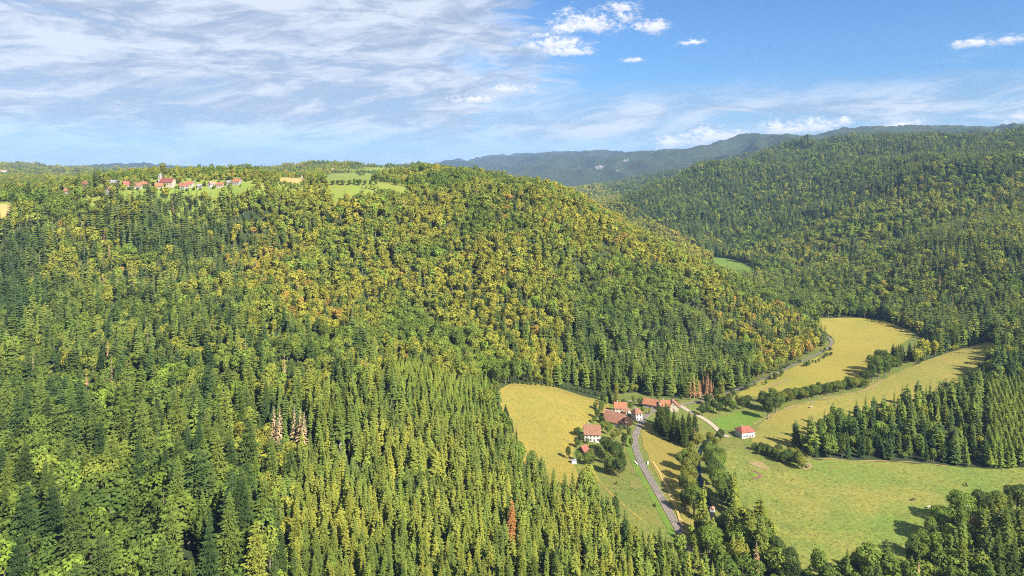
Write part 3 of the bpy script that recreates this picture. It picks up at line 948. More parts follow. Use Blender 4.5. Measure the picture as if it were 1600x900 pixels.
# culvert parapets on both sides of the road
cp = np.array(hit(1003, 725)); cq = np.array(hit(1006, 732)); rd = (cq - cp) / np.hypot(*(cq - cp)); rn = np.array((-rd[1], rd[0]))
for s_, lb in ((1, 'pale stone culvert parapet on the field side of the road'), (-1, 'pale stone culvert parapet on the meadow side of the road')):
    p = cp + rn * 4.3 * s_
    bm = bmesh.new()
    t = link('culvert_parapet', None); t.location = (p[0], p[1], h1(*p)); t.rotation_euler = (0, 0, math.atan2(rd[1], rd[0]) + (0.3 if s_ < 0 else -0.3))
    tag(t, lb, 'parapet')
    box(bm, -2.2, 2.2, -.3, .3, -1, .95); bmobj('wall', bm, M['stone'], t)
    bm = bmesh.new(); box(bm, -2.35, 2.35, -.4, .4, .95, 1.12); bmobj('coping', bm, M['stone'], t)

# ringed mound with a curved ditch in the pasture
px_, py_ = hit(1176, 742)
t = link('reed_mound', None); t.location = (px_, py_, h1(px_, py_)); t.scale = (.7, .7, .7); tag(t, 'yellow green reed mound ringed by a curved ditch in the pasture', 'mound')
bm = bmesh.new()
c = bm.verts.new((0, 0, 1.0)); rr = []
for k in range(20):
    a = 2 * math.pi * k / 20
    q = 1 + .12 * math.sin(3 * a + 1)
    rr.append([bm.verts.new((math.cos(a) * 4.2 * q * f, math.sin(a) * 5.0 * q * f, z)) for f, z in ((.5, .8), (.85, .5), (1, .1))])
for k in range(20):
    j = (k + 1) % 20
    bm.faces.new((c, rr[k][0], rr[j][0]))
    for i in range(2):
        bm.faces.new((rr[k][i], rr[k][i + 1], rr[j][i + 1], rr[j][i]))
bmobj('reed_top', bm, M['lush_grass'], t, True)
bm = bmesh.new(); prev = None
for k in range(17):
    a = -2.0 + k * 3.4 / 16
    row = []
    for r, z in ((5.2, .35), (6.0, .55), (7.0, .50), (8.0, .55), (8.8, .32)):
        row.append(bm.verts.new((math.cos(a) * r * .95, math.sin(a) * r * 1.1, z)))
    if prev:
        for i in range(4):
            bm.faces.new((prev[i], prev[i + 1], row[i + 1], row[i]))
    prev = row
bmobj('ditch', bm, M['wood'], t, True)

# ring feeder of tubes with hay in it
px_, py_ = hit(1261, 731)
t = link('hay_feeder', None); t.location = (px_, py_, h1(px_, py_) + .4); tag(t, 'round hay feeder standing on a bare ring in the pasture', 'feeder')
for zz in (.3, 1.0, 1.5):
    bm = bmesh.new()
    ring = []
    for k in range(20):
        a = 2 * math.pi * k / 20
        ring.append([bm.verts.new((math.cos(a) * (1.3 + .06 * dx), math.sin(a) * (1.3 + .06 * dx), zz + .06 * dz)) for dx, dz in ((-1, -1), (1, -1), (1, 1), (-1, 1))])
    for k in range(20):
        for i in range(4):
            bm.faces.new((ring[k][i], ring[(k + 1) % 20][i], ring[(k + 1) % 20][(i + 1) % 4], ring[k][(i + 1) % 4]))
    bmobj('rail', bm, M['dark_metal'], t)
for k in range(8):
    a = 2 * math.pi * k / 8
    bm = bmesh.new(); box(bm, 1.3 * math.cos(a) - .06, 1.3 * math.cos(a) + .06, 1.3 * math.sin(a) - .06, 1.3 * math.sin(a) + .06, 0, 1.8); bmobj('post', bm, M['dark_metal'], t)
bm = bmesh.new(); bmesh.ops.create_icosphere(bm, subdivisions=2, radius=1.05)
for v in bm.verts:
    v.co.z = max(0, v.co.z * .9 + .5) + random.uniform(-.08, .08)
bmobj('hay', bm, M['stubble'], t)

# wire fence across the roadside meadow
FE = [hit(u, v) for u, v in ((952, 764), (962, 765), (972, 766), (982, 767), (992, 767), (1002, 767), (1012, 766), (1020, 764))]
t = link('wire_fence', None); t.location = (FE[0][0], FE[0][1], h1(*FE[0])); tag(t, 'low post and wire fence crossing the roadside meadow', 'fence')
for i, (x, y) in enumerate(FE):
    bm = bmesh.new(); z = h1(x, y) - t.location.z
    x -= t.location.x; y -= t.location.y
    box(bm, x - .12, x + .12, y - .12, y + .12, z - .3, z + 1.5); bmobj('post', bm, M['wood'], t)
for zz in (.7, 1.2):
    bm = bmesh.new()
    for (x1, y1), (x2, y2) in zip(FE[:-1], FE[1:]):
        z1, z2 = h1(x1, y1) + zz - t.location.z, h1(x2, y2) + zz - t.location.z
        a = [bm.verts.new((x1 - t.location.x, y1 - t.location.y, z1 + d)) for d in (0, .03)]
        b = [bm.verts.new((x2 - t.location.x, y2 - t.location.y, z2 + d)) for d in (0, .03)]
        bm.faces.new((a[0], b[0], b[1], a[1]))
    bmobj('wire', bm, M['dark_metal'], t)

# cows: one continuous body, grown from a skeleton
sk = [((-1.05, 0, 1.25), .36), ((-.4, 0, 1.18), .46), ((.35, 0, 1.15), .48), ((.95, 0, 1.28), .38), ((1.35, 0, 1.42), .24), ((1.65, 0, 1.38), .19), ((1.98, 0, 1.12), .12),
      ((-1.1, .26, .85), .19), ((-1.2, .27, .45), .10), ((-1.12, .27, .05), .08), ((-1.1, -.26, .85), .19), ((-1.2, -.27, .45), .10), ((-1.12, -.27, .05), .08),
      ((.85, .24, .8), .15), ((.88, .24, .42), .09), ((.88, .24, .05), .08), ((.85, -.24, .8), .15), ((.88, -.24, .42), .09), ((.88, -.24, .05), .08),
      ((-1.42, 0, 1.2), .06), ((-1.48, 0, .6), .04)]
se = [(0, 1), (1, 2), (2, 3), (3, 4), (4, 5), (5, 6), (0, 7), (7, 8), (8, 9), (0, 10), (10, 11), (11, 12), (3, 13), (13, 14), (14, 15), (3, 16), (16, 17), (17, 18), (0, 19), (19, 20)]
cm = bpy.data.meshes.new('cow'); cm.from_pydata([p for p, r in sk], se, []); cm.update()
co = bpy.data.objects.new('cow_seed', cm); COL.objects.link(co)
md = co.modifiers.new('skin', 'SKIN')
for i, (p, r) in enumerate(sk):
    cm.skin_vertices[0].data[i].radius = (r, r)
cm.skin_vertices[0].data[1].use_root = True
co.modifiers.new('sub', 'SUBSURF').levels = 1
dg = bpy.context.evaluated_depsgraph_get()
cow_me = bpy.data.meshes.new_from_object(co.evaluated_get(dg)); cow_me.name = 'cow_body'
cow_me.materials.clear(); cow_me.materials.append(M['cow_brown'])
cow_dk = cow_me.copy(); cow_dk.materials.clear(); cow_dk.materials.append(M['cow_dark'])
bpy.data.objects.remove(co)
for (u, v, rz, dk, lb) in ((1427, 783, 20, 1, 'dark cow standing alone in the middle of the pasture'), (1510, 760, 70, 1, 'dark cow farthest up the pasture near the spruce belt'), (1452, 795, 200, 0, 'brown and white cow left of the grazing pair'),
                           (1499, 787, 150, 0, 'white and brown cow grazing beside the tree shadow'), (1509, 794, 170, 0, 'brown and white cow lowest of the grazing pair'), (1492, 782, 10, 0, 'brown cow just above the grazing pair'),
                           (1267, 638, 30, 0, 'white and brown cow alone in the slope field'), (1024, 792, 80, 1, 'dark cow in the meadow left of the road')):
    x, y = hit(u, v)
    o = link('cow', cow_dk if dk else cow_me); o.location = (x, y, h1(x, y) + .3); o.rotation_euler = (0, 0, R(rz)); o.scale = (1.0,) * 3
    tag(o, lb, 'cow', 'grazing cows')

# limestone cliffs on the far blue ridge: rough steps of rock standing out of the slope
for (u, v, wpx, hpx, lb) in ((938, 263, 20, 11, 'pale limestone cliff on the far blue ridge, the larger one'), (979, 252, 14, 7, 'thin pale limestone cliff near the top of the far ridge'), (965, 267, 6, 4, 'tiny pale limestone outcrop between the two far cliffs')):
    x, y = hit(u, v)
    W2, Hh = wpx / F * y * .75, hpx / F * y * .5
    bm = bmesh.new(); nx_, nz_ = 18, 9
    gr = []
    for j in range(nz_):
        row = []
        for i in range(nx_):
            a, b = i / (nx_ - 1) - .5, j / (nz_ - 1)
            edge = (1 - (2 * a) ** 4)
            row.append(bm.verts.new((x + a * W2 + a * b * 20, y - 18 + 40 * b + 5 * random.random(), h1(x, y) - 10 + b * (Hh + 10) * (.35 + .65 * edge * (.75 + .25 * math.sin(a * 17 + u))) + (3 * random.random() if b < .9 else 0))))
        gr.append(row)
    for j in range(nz_ - 1):
        for i in range(nx_ - 1):
            bm.faces.new((gr[j][i], gr[j][i + 1], gr[j + 1][i + 1], gr[j + 1][i]))
    o = bmobj('cliff', bm, M['limestone'], None); tag(o, lb, 'cliff')

# ------------------------------------------------------------------ tree shapes
def tube(V, Fc, P, Rr, sides=6):
    """tapered tube through points"""
    base = len(V)
    for k, (p, r) in enumerate(zip(P, Rr)):
        p = np.array(p, float)
        d = np.array(P[min(k + 1, len(P) - 1)], float) - np.array(P[max(k - 1, 0)], float)
        d /= np.linalg.norm(d) + 1e-9
        a = np.cross(d, (1, 0, 0)) if abs(d[0]) < .9 else np.cross(d, (0, 1, 0))
        a /= np.linalg.norm(a); b = np.cross(d, a)
        for s in range(sides):
            t = 2 * math.pi * s / sides
            V.append(p + r * (math.cos(t) * a + math.sin(t) * b))
    for k in range(len(P) - 1):
        for s in range(sides):
            i, j = base + k * sides + s, base + k * sides + (s + 1) % sides
            Fc.append((i, j, j + sides, i + sides))


def spruce(seed, h=25.0, rad=3.1, cb=.10, levels=26, br=9, fine=False, droop=.42, bare=0.0, pw=.70, jit=.16):
    r = random.Random(seed)
    if fine:
        levels = int(levels * 1.5); br = int(br * 1.5)
    TV, TF, CV, CF = [], [], [], []
    tube(TV, TF, [(0, 0, -2), (0, 0, h * .35), (.05, .03, h * .75), (0, 0, h)], [.42, .33, .16, .02], 6)
    lean = [(r.uniform(-.1, .1), r.uniform(-.1, .1)) for _ in range(levels)]
    for i in range(levels):
        t = i / (levels - 1)
        z = h * (cb + (1 - cb) * t ** .92)
        rr = rad * ((1 - t) ** pw * (1 - .30 * max(0, .12 - t) / .12) + .05) * r.uniform(1 - jit, 1 + jit)
        nb = max(4, int(br * (1 - .45 * t) + .5))
        off = r.uniform(0, 6.28)
        for k in range(nb):
            if r.random() < .07 + bare:
                continue
            a = off + 2 * math.pi * (k + r.uniform(-.25, .25)) / nb
            L = rr * r.uniform(.68, 1.18)
            w = max(.22, L * r.uniform(.30, .42)) * (.66 if fine else 1)
            dz = -droop * L * r.uniform(.6, 1.3) * (1 - .8 * t)
            ca, sa = math.cos(a), math.sin(a)
            ox, oy = lean[i]
            def P(f, s, zz):
                return (ox + ca * L * f - sa * s, oy + sa * L * f + ca * s, z + zz)
            b = len(CV)
            if not fine:
                CV += [P(.02, 0, .25), P(.60, -w, dz * .55 - .42 * w), P(.62, 0, dz * .40 + .18), P(.58, w, dz * .55 - .42 * w), P(1, 0, dz)]
                CF += [(b, b + 1, b + 2), (b, b + 2, b + 3), (b + 1, b + 4, b + 2), (b + 2, b + 4, b + 3)]
            else:
                n = 4
                for q in range(n + 1):
                    f = q / n
                    CV.append(P(.02 + .98 * f, 0, dz * f ** 1.3 + .22 * (1 - f)))
                for q in range(n):
                    f = (q + .55) / n
                    ww = w * 1.15 * math.sin(math.pi * min(1, f * .85 + .12))
                    for s in (-1, 1):
                        e = len(CV)
                        CV.append(P(min(1.02, f + .16), s * ww * r.uniform(.75, 1.15), dz * f ** 1.3 - .45 * ww * r.uniform(.6, 1.4)))
                        CF.append((b + q, b + q + 1, e) if s > 0 else (b + q + 1, b + q, e))
                        e2 = len(CV)
                        CV.append(P(f * .9 + .02, s * ww * .8 * r.uniform(.6, 1.1), dz * f - .75 * ww))
                        CF.append((b + q, e, e2) if s > 0 else (e, b + q, e2))
    b = len(CV)
    CV += [(.3, 0, h - 1.0), (-.15, .26, h - 1.0), (-.15, -.26, h - 1.0), (0, 0, h + .3)]
    CF += [(b, b + 1, b + 3), (b + 1, b + 2, b + 3), (b + 2, b, b + 3)]
    return TV, TF, CV, CF


def broadleaf(seed, h=17.0, rad=4.8, lobes=11, leaves=620, size=.95, trunk_h=.30, column=1.0):
    r = random.Random(seed)
    TV, TF, CV, CF = [], [], [], []
    zc = h * (.5 + trunk_h * .5)
    hz = (h - h * trunk_h) / 2
    L = [(0, 0, zc, rad * .66, hz * .72)]
    for k in range(lobes):
        a = 2.4 * k + r.uniform(-.5, .5)
        f = r.uniform(.40, .70)
        q = r.uniform(-1.05, .9)
        sh = math.sqrt(max(0, 1 - q * q * .8))
        s = r.uniform(.30, .46)
        L.append((math.cos(a) * rad * f * sh, math.sin(a) * rad * f * sh, zc + q * hz * .62, rad * s, min(rad * s, hz * .5) * r.uniform(.8, 1.1)))
    tube(TV, TF, [(0, 0, -2), (.1, 0, h * .25), (0, .1, h * .55), (0, 0, h * .85)], [.45, .36, .24, .05], 6)
    for k in range(1, min(7, len(L))):
        x, y, z, s, sz = L[k]
        tube(TV, TF, [(0, 0, h * .27 + .4 * k), (x * .45, y * .45, (z + h * .3) * .5 + .5), (x * .95, y * .95, z + sz * .3)], [.2, .13, .04], 4)
    area = [s * (s + sz) for _, _, _, s, sz in L]
    tot = sum(area); n = 0; guard = 0
    while n < leaves and guard < leaves * 8:
        guard += 1
        q = r.random() * tot; i = 0
        while q > area[i] and i < len(L) - 1:
            q -= area[i]; i += 1
        x, y, z, s, sz = L[i]
        d = np.array([r.gauss(0, 1), r.gauss(0, 1), r.gauss(0, 1)]); d /= np.linalg.norm(d) + 1e-9
        if d[2] < -.75 and r.random() < .6:
            continue
        sc_ = r.uniform(.86, 1.10)
        p = np.array((x + d[0] * s * sc_, y + d[1] * s * sc_, z + d[2] * sz * sc_))
        inside = False
        for j, (x2, y2, z2, s2, sz2) in enumerate(L):
            if j != i and ((p[0] - x2) / s2) ** 2 + ((p[1] - y2) / s2) ** 2 + ((p[2] - z2) / sz2) ** 2 < .66:
                inside = True; break
        if inside and r.random() < .9:
            continue
        nrm = d + np.array([r.gauss(0, .30), r.gauss(0, .30), r.gauss(0, .30) + .12]); nrm /= np.linalg.norm(nrm)
        a = np.cross(nrm, (r.gauss(0, 1), r.gauss(0, 1), r.gauss(0, 1))); a /= np.linalg.norm(a) + 1e-9
        b = np.cross(nrm, a)
        w, l = size * r.uniform(.5, 1.0), size * r.uniform(.6, 1.15)
        k = len(CV)
        CV += [p - a * l * .6, p + b * w * .55 - nrm * .12 * l, p + a * l * .7 - nrm * .25 * l, p - b * w * .55 - nrm * .12 * l]
        CF += [(k, k + 1, k + 2), (k, k + 2, k + 3)]
        n += 1
    if column != 1.0:
        CV = [(v[0] * column, v[1] * column, v[2]) for v in CV]
    return TV, TF, CV, CF


def bare_tree(seed, h=22.0):
    """dead conifer: stem with thin drooping twigs"""
    r = random.Random(seed)
    TV, TF, CV, CF = [], [], [], []
    tube(TV, TF, [(0, 0, -2), (0, 0, h * .4), (0, 0, h)], [.36, .24, .03], 6)
    for i in range(26):
        t = i / 25; z = h * (.18 + .8 * t); rr = 2.3 * (1 - t) ** .8 + .2
        for k in range(6):
            a = r.uniform(0, 6.28); L = rr * r.uniform(.6, 1.1); ca, sa = math.cos(a), math.sin(a); w = .20 * L + .05
            b = len(CV)
            CV += [(0, 0, z), (ca * L * .6 - sa * w, sa * L * .6 + ca * w, z - .3 * L), (ca * L, sa * L, z - .5 * L), (ca * L * .6 + sa * w, sa * L * .6 - ca * w, z - .3 * L)]
            CF += [(b, b + 1, b + 2), (b, b + 2, b + 3)]
    return TV, TF, CV, CF


def merged(name, T, leafmat, barkmat='bark'):
    TV, TF, CV, CF = T
    V = list(TV) + list(CV)
    n = len(TV)
    Fs = list(TF) + [tuple(i + n for i in f) for f in CF]
    return mesh_np(name, V, Fs, [M[barkmat], M[leafmat]], [0] * len(TF) + [1] * len(CF))


def split(name, T, leafmat, barkmat='bark'):
    TV, TF, CV, CF = T
    return mesh_np(name + '_trunk', TV, TF, [M[barkmat]], smooth=True), mesh_np(name + '_crown', CV, CF, [M[leafmat]])


# kinds: 0-2 spruce full/narrow/tall bare-stemmed, 3-6 broadleaf, 7 dead conifer
SPEC = [lambda f, d: spruce(1, 24, 4.5, .05, 22 if d else 13, 9 if d else 7, f),
        lambda f, d: spruce(2, 24, 3.5, .05, 24 if d else 13, 8 if d else 6, f),
        lambda f, d: spruce(3, 27, 3.3, .40, 19 if d else 11, 8 if d else 6, f),
        lambda f, d: broadleaf(4, 16, 5.0, 11, 2600 if f else (560 if d else 230), .52 if f else (1.05 if d else 1.55), .12),
        lambda f, d: broadleaf(5, 18, 4.6, 13, 2600 if f else (560 if d else 230), .52 if f else (1.05 if d else 1.55), .14),
        lambda f, d: broadleaf(6, 14, 5.0, 9, 2500 if f else (520 if d else 220), .52 if f else (1.05 if d else 1.6), .10),
        lambda f, d: broadleaf(7, 20, 4.4, 14, 2700 if f else (580 if d else 230), .52 if f else (1.05 if d else 1.55), .12),
        lambda f, d: bare_tree(8),
        lambda f, d: spruce(9, 23, 4.2, .08, 20 if d else 12, 9 if d else 7, f, .22, .04, .46, .24),
        lambda f, d: spruce(10, 25, 4.0, .16, 20 if d else 12, 8 if d else 6, f, .5, .14, .78, .30)]
BASE_H = [24, 24, 27, 16, 18, 14, 20, 22, 23, 25]
CON = (0, 1, 2, 8, 9)


def proto_collection(name, kinds, dense):
    c = bpy.data.collections.new(name)
    for i, k in enumerate(kinds):
        me = merged('%s_%d' % (name, i), SPEC[k](False, dense), 'needle_mass' if k in (0, 1, 2, 7, 8, 9) else 'leaf_mass', 'pale_bark' if k in (2, 7) else 'bark')
        c.objects.link(bpy.data.objects.new('%s_%02d' % (name, i), me))
    return c


# ------------------------------------------------------------------ where the trees stand
SP_DARK, SP_MID, SP_OLV, SP_BRT = np.array((.032, .054, .020)), np.array((.084, .112, .026)), np.array((.158, .162, .030)), np.array((.115, .16, .030))
BL_DK, BL_GRN, BL_OLV, BL_YEL, BL_ORG, BL_BRT = (np.array(c) for c in ((.060, .092, .024), (.110, .150, .030), (.170, .182, .034), (.225, .218, .036), (.26, .18, .046), (.14, .20, .034)))
DEAD = np.array((.26, .17, .10))

# stands by where they are seen: outline, share of spruce, height factor, spruce tint (0 dark .. 1 olive), leaf warmth, spacing factor
STANDS = [
    ([(470, 690), (600, 640), (770, 640), (800, 690), (1100, 860), (1250, 960), (460, 960)], .97, .88, .74, .3, .86, 'plantation'),
    ([(470, 600), (620, 590), (700, 680), (680, 760), (490, 740)], .95, 1.02, .62, .3, .95, 'tall'),
    ([(590, 540), (690, 540), (775, 600), (775, 655), (690, 650), (600, 610)], .93, .48, .70, .3, .75, 'young'),
    ([(180, 310), (310, 300), (380, 360), (330, 410), (200, 390)], .93, .9, .12, .4, .9, ''),
    ([(-50, 350), (60, 360), (65, 460), (-50, 470)], .95, 1.0, .02, .3, .9, ''),
    ([(0, 640), (330, 600), (420, 760), (430, 960), (-60, 960), (-60, 640)], .66, 1.28, .34, .30, 1.22, 'bigmix'),
    ([(-60, 460), (300, 430), (480, 520), (480, 640), (330, 640), (-60, 660)], .55, .98, .26, .42, 1.15, 'mixed'),
    ([(290, 300), (380, 350), (520, 440), (560, 500), (480, 490), (380, 420), (300, 340)], .32, .85, .3, .95, 1.0, 'rust'),
    ([(900, 480), (1060, 470), (1180, 540), (1180, 600), (1080, 615), (900, 620), (880, 560)], .84, .95, .36, .4, .9, ''),
    ([(1120, 450), (1240, 470), (1310, 540), (1190, 560), (1110, 520)], .30, .8, .35, .95, 1.0, 'rust'),
    ([(830, 270), (900, 270), (1150, 420), (1140, 470), (1000, 440), (860, 350)], .14, .9, .4, .70, 1.0, 'hill'),
    ([(380, 300), (720, 270), (860, 290), (870, 480), (760, 600), (600, 540), (500, 430)], .13, .9, .28, .52, 1.0, 'hill'),
    ([(760, 400), (900, 400), (900, 620), (760, 600)], .07, .9, .3, .60, 1.0, 'hill'),
    ([(1170, 600), (1300, 590), (1545, 540), (1545, 740), (1250, 730), (1170, 720)], .86, .84, .28, .3, 1.15, 'belt'),
    ([(1525, 585), (1800, 560), (1800, 745), (1525, 740)], 1.0, .72, .55, .3, .7, 'rows'),
    ([(1440, 440), (1800, 300), (1800, 600), (1540, 590), (1480, 540)], .62, 1.0, .22, .5, 1.0, ''),
    ([(1180, 380), (1450, 300), (1800, 230), (1800, 420), (1440, 520), (1250, 500)], .50, .95, .22, .50, 1.0, ''),
    ([(940, 200), (1800, 180), (1800, 260), (1400, 290), (1180, 390), (940, 400)], .78, .95, .08, .40, 1.0, ''),
    ([(1230, 740), (1800, 740), (1800, 980), (1230, 980)], .52, .85, .40, .25, 1.05, 'brr'),
    ([(1030, 740), (1230, 740), (1230, 980), (1030, 980)], .30, .85, .55, .25, 1.0, 'brr'),
]
OPENB = [(min(p[0] for p in P) - 2, max(p[0] for p in P) + 2, min(p[1] for p in P) - 2, max(p[1] for p in P) + 2, P) for P in OPEN]
LINES = [(ROAD[:-2], 8.0), (SPUR, 6.0), (HAMLET_LANE, 5.0), (LANE, 5.0), (STREAM, 4.5)]
SLOPE = (ZG - CZ) / gy
RUNMAX = np.maximum.accumulate(SLOPE, 0)


def visible(u, Y, ztop, margin):
    fu = np.clip(((u - US[0]) / (US[1] - US[0])).round().astype(int), 0, len(US) - 1)
    fl = np.clip(((np.log(Y) - LS[0]) / (LS[1] - LS[0])).astype(int), 0, len(LS) - 1)
    return (ztop + margin - CZ) / Y >= RUNMAX[np.maximum(fl - 2, 0), fu]


TX = []   # x, y, z, kind, scale, width, r, g, b, stand

def scatter(y0, y1, s, grow, only=None, skip=(), jf=.36):
    tmax = (1760 - 800) / F; tmin = (-160 - 800) / F
    xs = np.arange(y1 * tmin, y1 * tmax, s); ys = np.arange(y0, y1, s * .87)
    X, Y = np.meshgrid(xs, ys)
    X = X + (np.arange(len(ys)) % 2)[:, None] * s * .5
    jit = jf * s
    X = X.ravel() + rng.uniform(-jit, jit, X.size); Y = Y.ravel() + rng.uniform(-jit, jit, Y.size)
    u = 800 + F * X / Y
    k = (u > -150) & (u < 1750) & (Y > y0 - s) & (Y < y1 + s)
    X, Y, u = X[k], Y[k], u[k]
    Z = Huy(u, Y)
    v = VH + (CZ - Z) / Y * F
    vt = VH + (CZ - Z - 22) / Y * F           # crowns, for the stand lookup
    k = (vt < 930) & visible(u, Y, Z + 30 * grow, 14)
    X, Y, Z, u, v, vt = X[k], Y[k], Z[k], u[k], v[k], vt[k]
    free = np.zeros(X.shape, bool)
    for (a, b, c, d, P) in OPENB:
        m_ = (X > a) & (X < b) & (Y > c) & (Y < d)
        if m_.any():
            free[m_] |= in_poly(X[m_], Y[m_], P) | (dist_line(X[m_], Y[m_], P + [P[0]]) < 1.5)
    for ln, w in LINES:
        free |= dist_line(X, Y, ln) < w
    for (a, b, r_) in TREE_FREE:
        free |= (np.hypot(X - a, Y - b) < r_) | ((np.abs(X - a) < r_ * .8) & (Y < b) & (Y > b - 2.2 * r_) & (b > 700) & (rng.random(X.shape) < .5))
    stand = np.full(X.shape, -1)
    vc = vt + 6
    soft = np.where((u < 1150) & (Y < 1000), 1.0, .15)
    uj = soft * (26 * vn(X / 26, Y / 26, 61) + rng.normal(0, 9, X.shape)); vj = soft * (16 * vn(X / 22, Y / 22, 62) + rng.normal(0, 6, X.shape))
    for i, st in enumerate(STANDS):
        m_ = (stand < 0) & in_poly(u + uj, vc + vj, st[0])
        stand[m_] = i
    nms = np.array([s_[6] for s_ in STANDS] + [''])[stand]
    sel = np.isin(nms, only) if only else ~np.isin(nms, skip)
    n1 = vn(X / 55, Y / 55, 5); n2 = vn(X / 18, Y / 18, 6); n3 = vn(X / 150, Y / 150, 7)
    pS = np.full(X.shape, .42); hf = np.full(X.shape, .9); tint = np.full(X.shape, .3); warm = np.full(X.shape, .5); thin = np.full(X.shape, 1.0)
    for i, st in enumerate(STANDS):
        m_ = stand == i
        pS[m_], hf[m_], tint[m_], warm[m_] = st[1], st[2], st[3], st[4]
        thin[m_] = st[5]
    pure = (pS > .9)
    pS = np.where(pure, pS, np.clip(pS + (.25 + .55 * np.minimum(pS, .6)) * n1 + (.12 + .3 * np.minimum(pS, .6)) * n3, .02, .97))
    # plateau: hedges, copses and gardens instead of closed forest
    plat = (Y > 900) & (Y < 4200) & (u < 760) & (Z > 168)
    keep = ~free & (~plat | ((vn(X / 70, Y / 70, 9) + .5 * vn(X / 25, Y / 25, 10)) > np.where((u < 420) & (Y < 1010), -.75, np.where(u < 420, -.08, -.22))) | (u > 640))
    edge_open = ((Z < 13) & (Y > 430) & (Y < 640) & (u > 875) & (u < 1190)) | ((Z < 14) & in_poly(X, Y, HEDGEZONE))      # hamlet gardens: planted by hand below
    keep &= ~edge_open
    hand = in_poly(X, Y, HANDZONE)
    keep &= ~hand
    # wider stands lose some of their grid
    keep &= sel & (rng.random(X.shape) < .97)
    gap = (vn(X / 21, Y / 21, 14) > np.where(np.isin(nms, ['mixed', 'bigmix', 'brr']), .50, .70)) & ~np.isin(nms, ['plantation', 'rows', 'young'])
    X, Y, Z, u, vt, stand, pS, hf, tint, warm, n1, n2, n3, plat, gap = (q[keep] for q in (X, Y, Z, u, vt, stand, pS, hf, tint, warm, n1, n2, n3, plat, gap))
    n = len(X)
    isS = (rng.random(n) < pS) & ~(gap & (rng.random(n) < .8))
    isS &= ~(plat & (rng.random(n) < .85))
    names = np.array([s_[6] for s_ in STANDS] + [''])[stand]
    kind = np.where(isS, rng.choice([0, 1, 8, 8, 9], n), rng.choice([3, 4, 5, 6], n))
    kind = np.where(isS & ((names == 'plantation') | (names == 'rows') | (names == 'young')), rng.choice([1, 1, 0, 9], n), kind)
    kind = np.where(isS & (names == 'tall'), rng.choice([2, 2, 0, 1], n), kind)
    dead = rng.random(n) < np.where((names == 'rust') | (names == 'mixed'), .018, .004)
    dead &= (names != 'plantation') & (names != 'rows') & (names != 'young')
    kind = np.where(dead, 7, kind)
    scl = hf * grow * (1 + .16 * vn(X / 33, Y / 33, 12)) * np.clip(rng.normal(1, .19, n), .45, 1.45)
    scl = np.where((names == 'plantation') | (names == 'rows') | (names == 'young'), hf * grow * np.clip(rng.normal(1, .07, n), .8, 1.2), scl)
    scl = np.where(plat & (u < 640), scl * rng.uniform(.45, .75, n), scl)
    wid = scl * np.clip(rng.normal(1, .17, n), .65, 1.45) * np.where(isS, 1.0, np.where(names == 'hill', 1.06, 1.05))
    scl = np.where(isS & ((names == 'hill') | (Y > 1250)), scl * .82, scl)
    scl = np.where(gap, scl * rng.uniform(.25, .5, n), scl); wid = np.where(gap, np.maximum(wid * .55, scl * 1.2), wid)
    tt = np.clip(tint + np.where((names == 'mixed') | (names == 'bigmix') | (names == 'belt'), .12, 0) * rng.normal(0, 1, n) + .22 * n2 + .24 * n1 + .12 * n3 + rng.normal(0, .16, n), 0, 1)[:, None]
    cS = np.where(tt < .5, SP_DARK + (SP_MID - SP_DARK) * tt * 2, SP_MID + (SP_OLV - SP_MID) * (tt * 2 - 1))
    cS = np.where((rng.random(n) < .10)[:, None], cS * .5 + SP_BRT * .5, cS)
    cS = np.where(((names == 'young') | (names == 'rows'))[:, None], cS * .6 + SP_BRT * .4, cS)
    w = warm - .17 + .38 * n1 + .13 * n2 + .32 * n3 + rng.normal(0, .10, n)
    knots = np.array([-.3, .10, .34, .60, .90, 1.25]); cols = np.stack([BL_DK, BL_GRN, BL_OLV, BL_YEL * .9, BL_YEL, BL_ORG])
    cB = np.stack([np.interp(w, knots, cols[:, i]) for i in range(3)], 1)
    cB = np.where((rng.random(n) < .06)[:, None], BL_BRT, cB)
    cB = np.where(((rng.random(n) < np.where(names == 'rust', .13, .02)) & (w > .35))[:, None], BL_ORG, cB)
    c = np.where(isS[:, None], cS, cB)
    c = np.where(dead[:, None], DEAD * rng.uniform(.6, 1.1, (n, 1)), c)
    c = c * np.clip(rng.normal(1.30, .20, (n, 1)), .65, 1.5) * np.array((1.0, 1.0, .85))
    TX.append(np.column_stack([X, Y, Z, kind, scl, wid, c, stand]))


HEDGEZONE = hits([(1150, 690), (1150, 620), (1200, 612), (1300, 600), (1370, 560), (1430, 520), (1480, 540), (1380, 600), (1300, 625), (1210, 655), (1175, 690), (1215, 690), (1262, 712), (1250, 735), (1200, 735), (1170, 715)])
HANDZONE = hits([(1040, 690), (1060, 640), (1085, 640), (1120, 680), (1130, 705), (1150, 770), (1140, 815), (1075, 815), (1062, 740)])
HANDZONE = [(x, y) for x, y in HANDZONE]
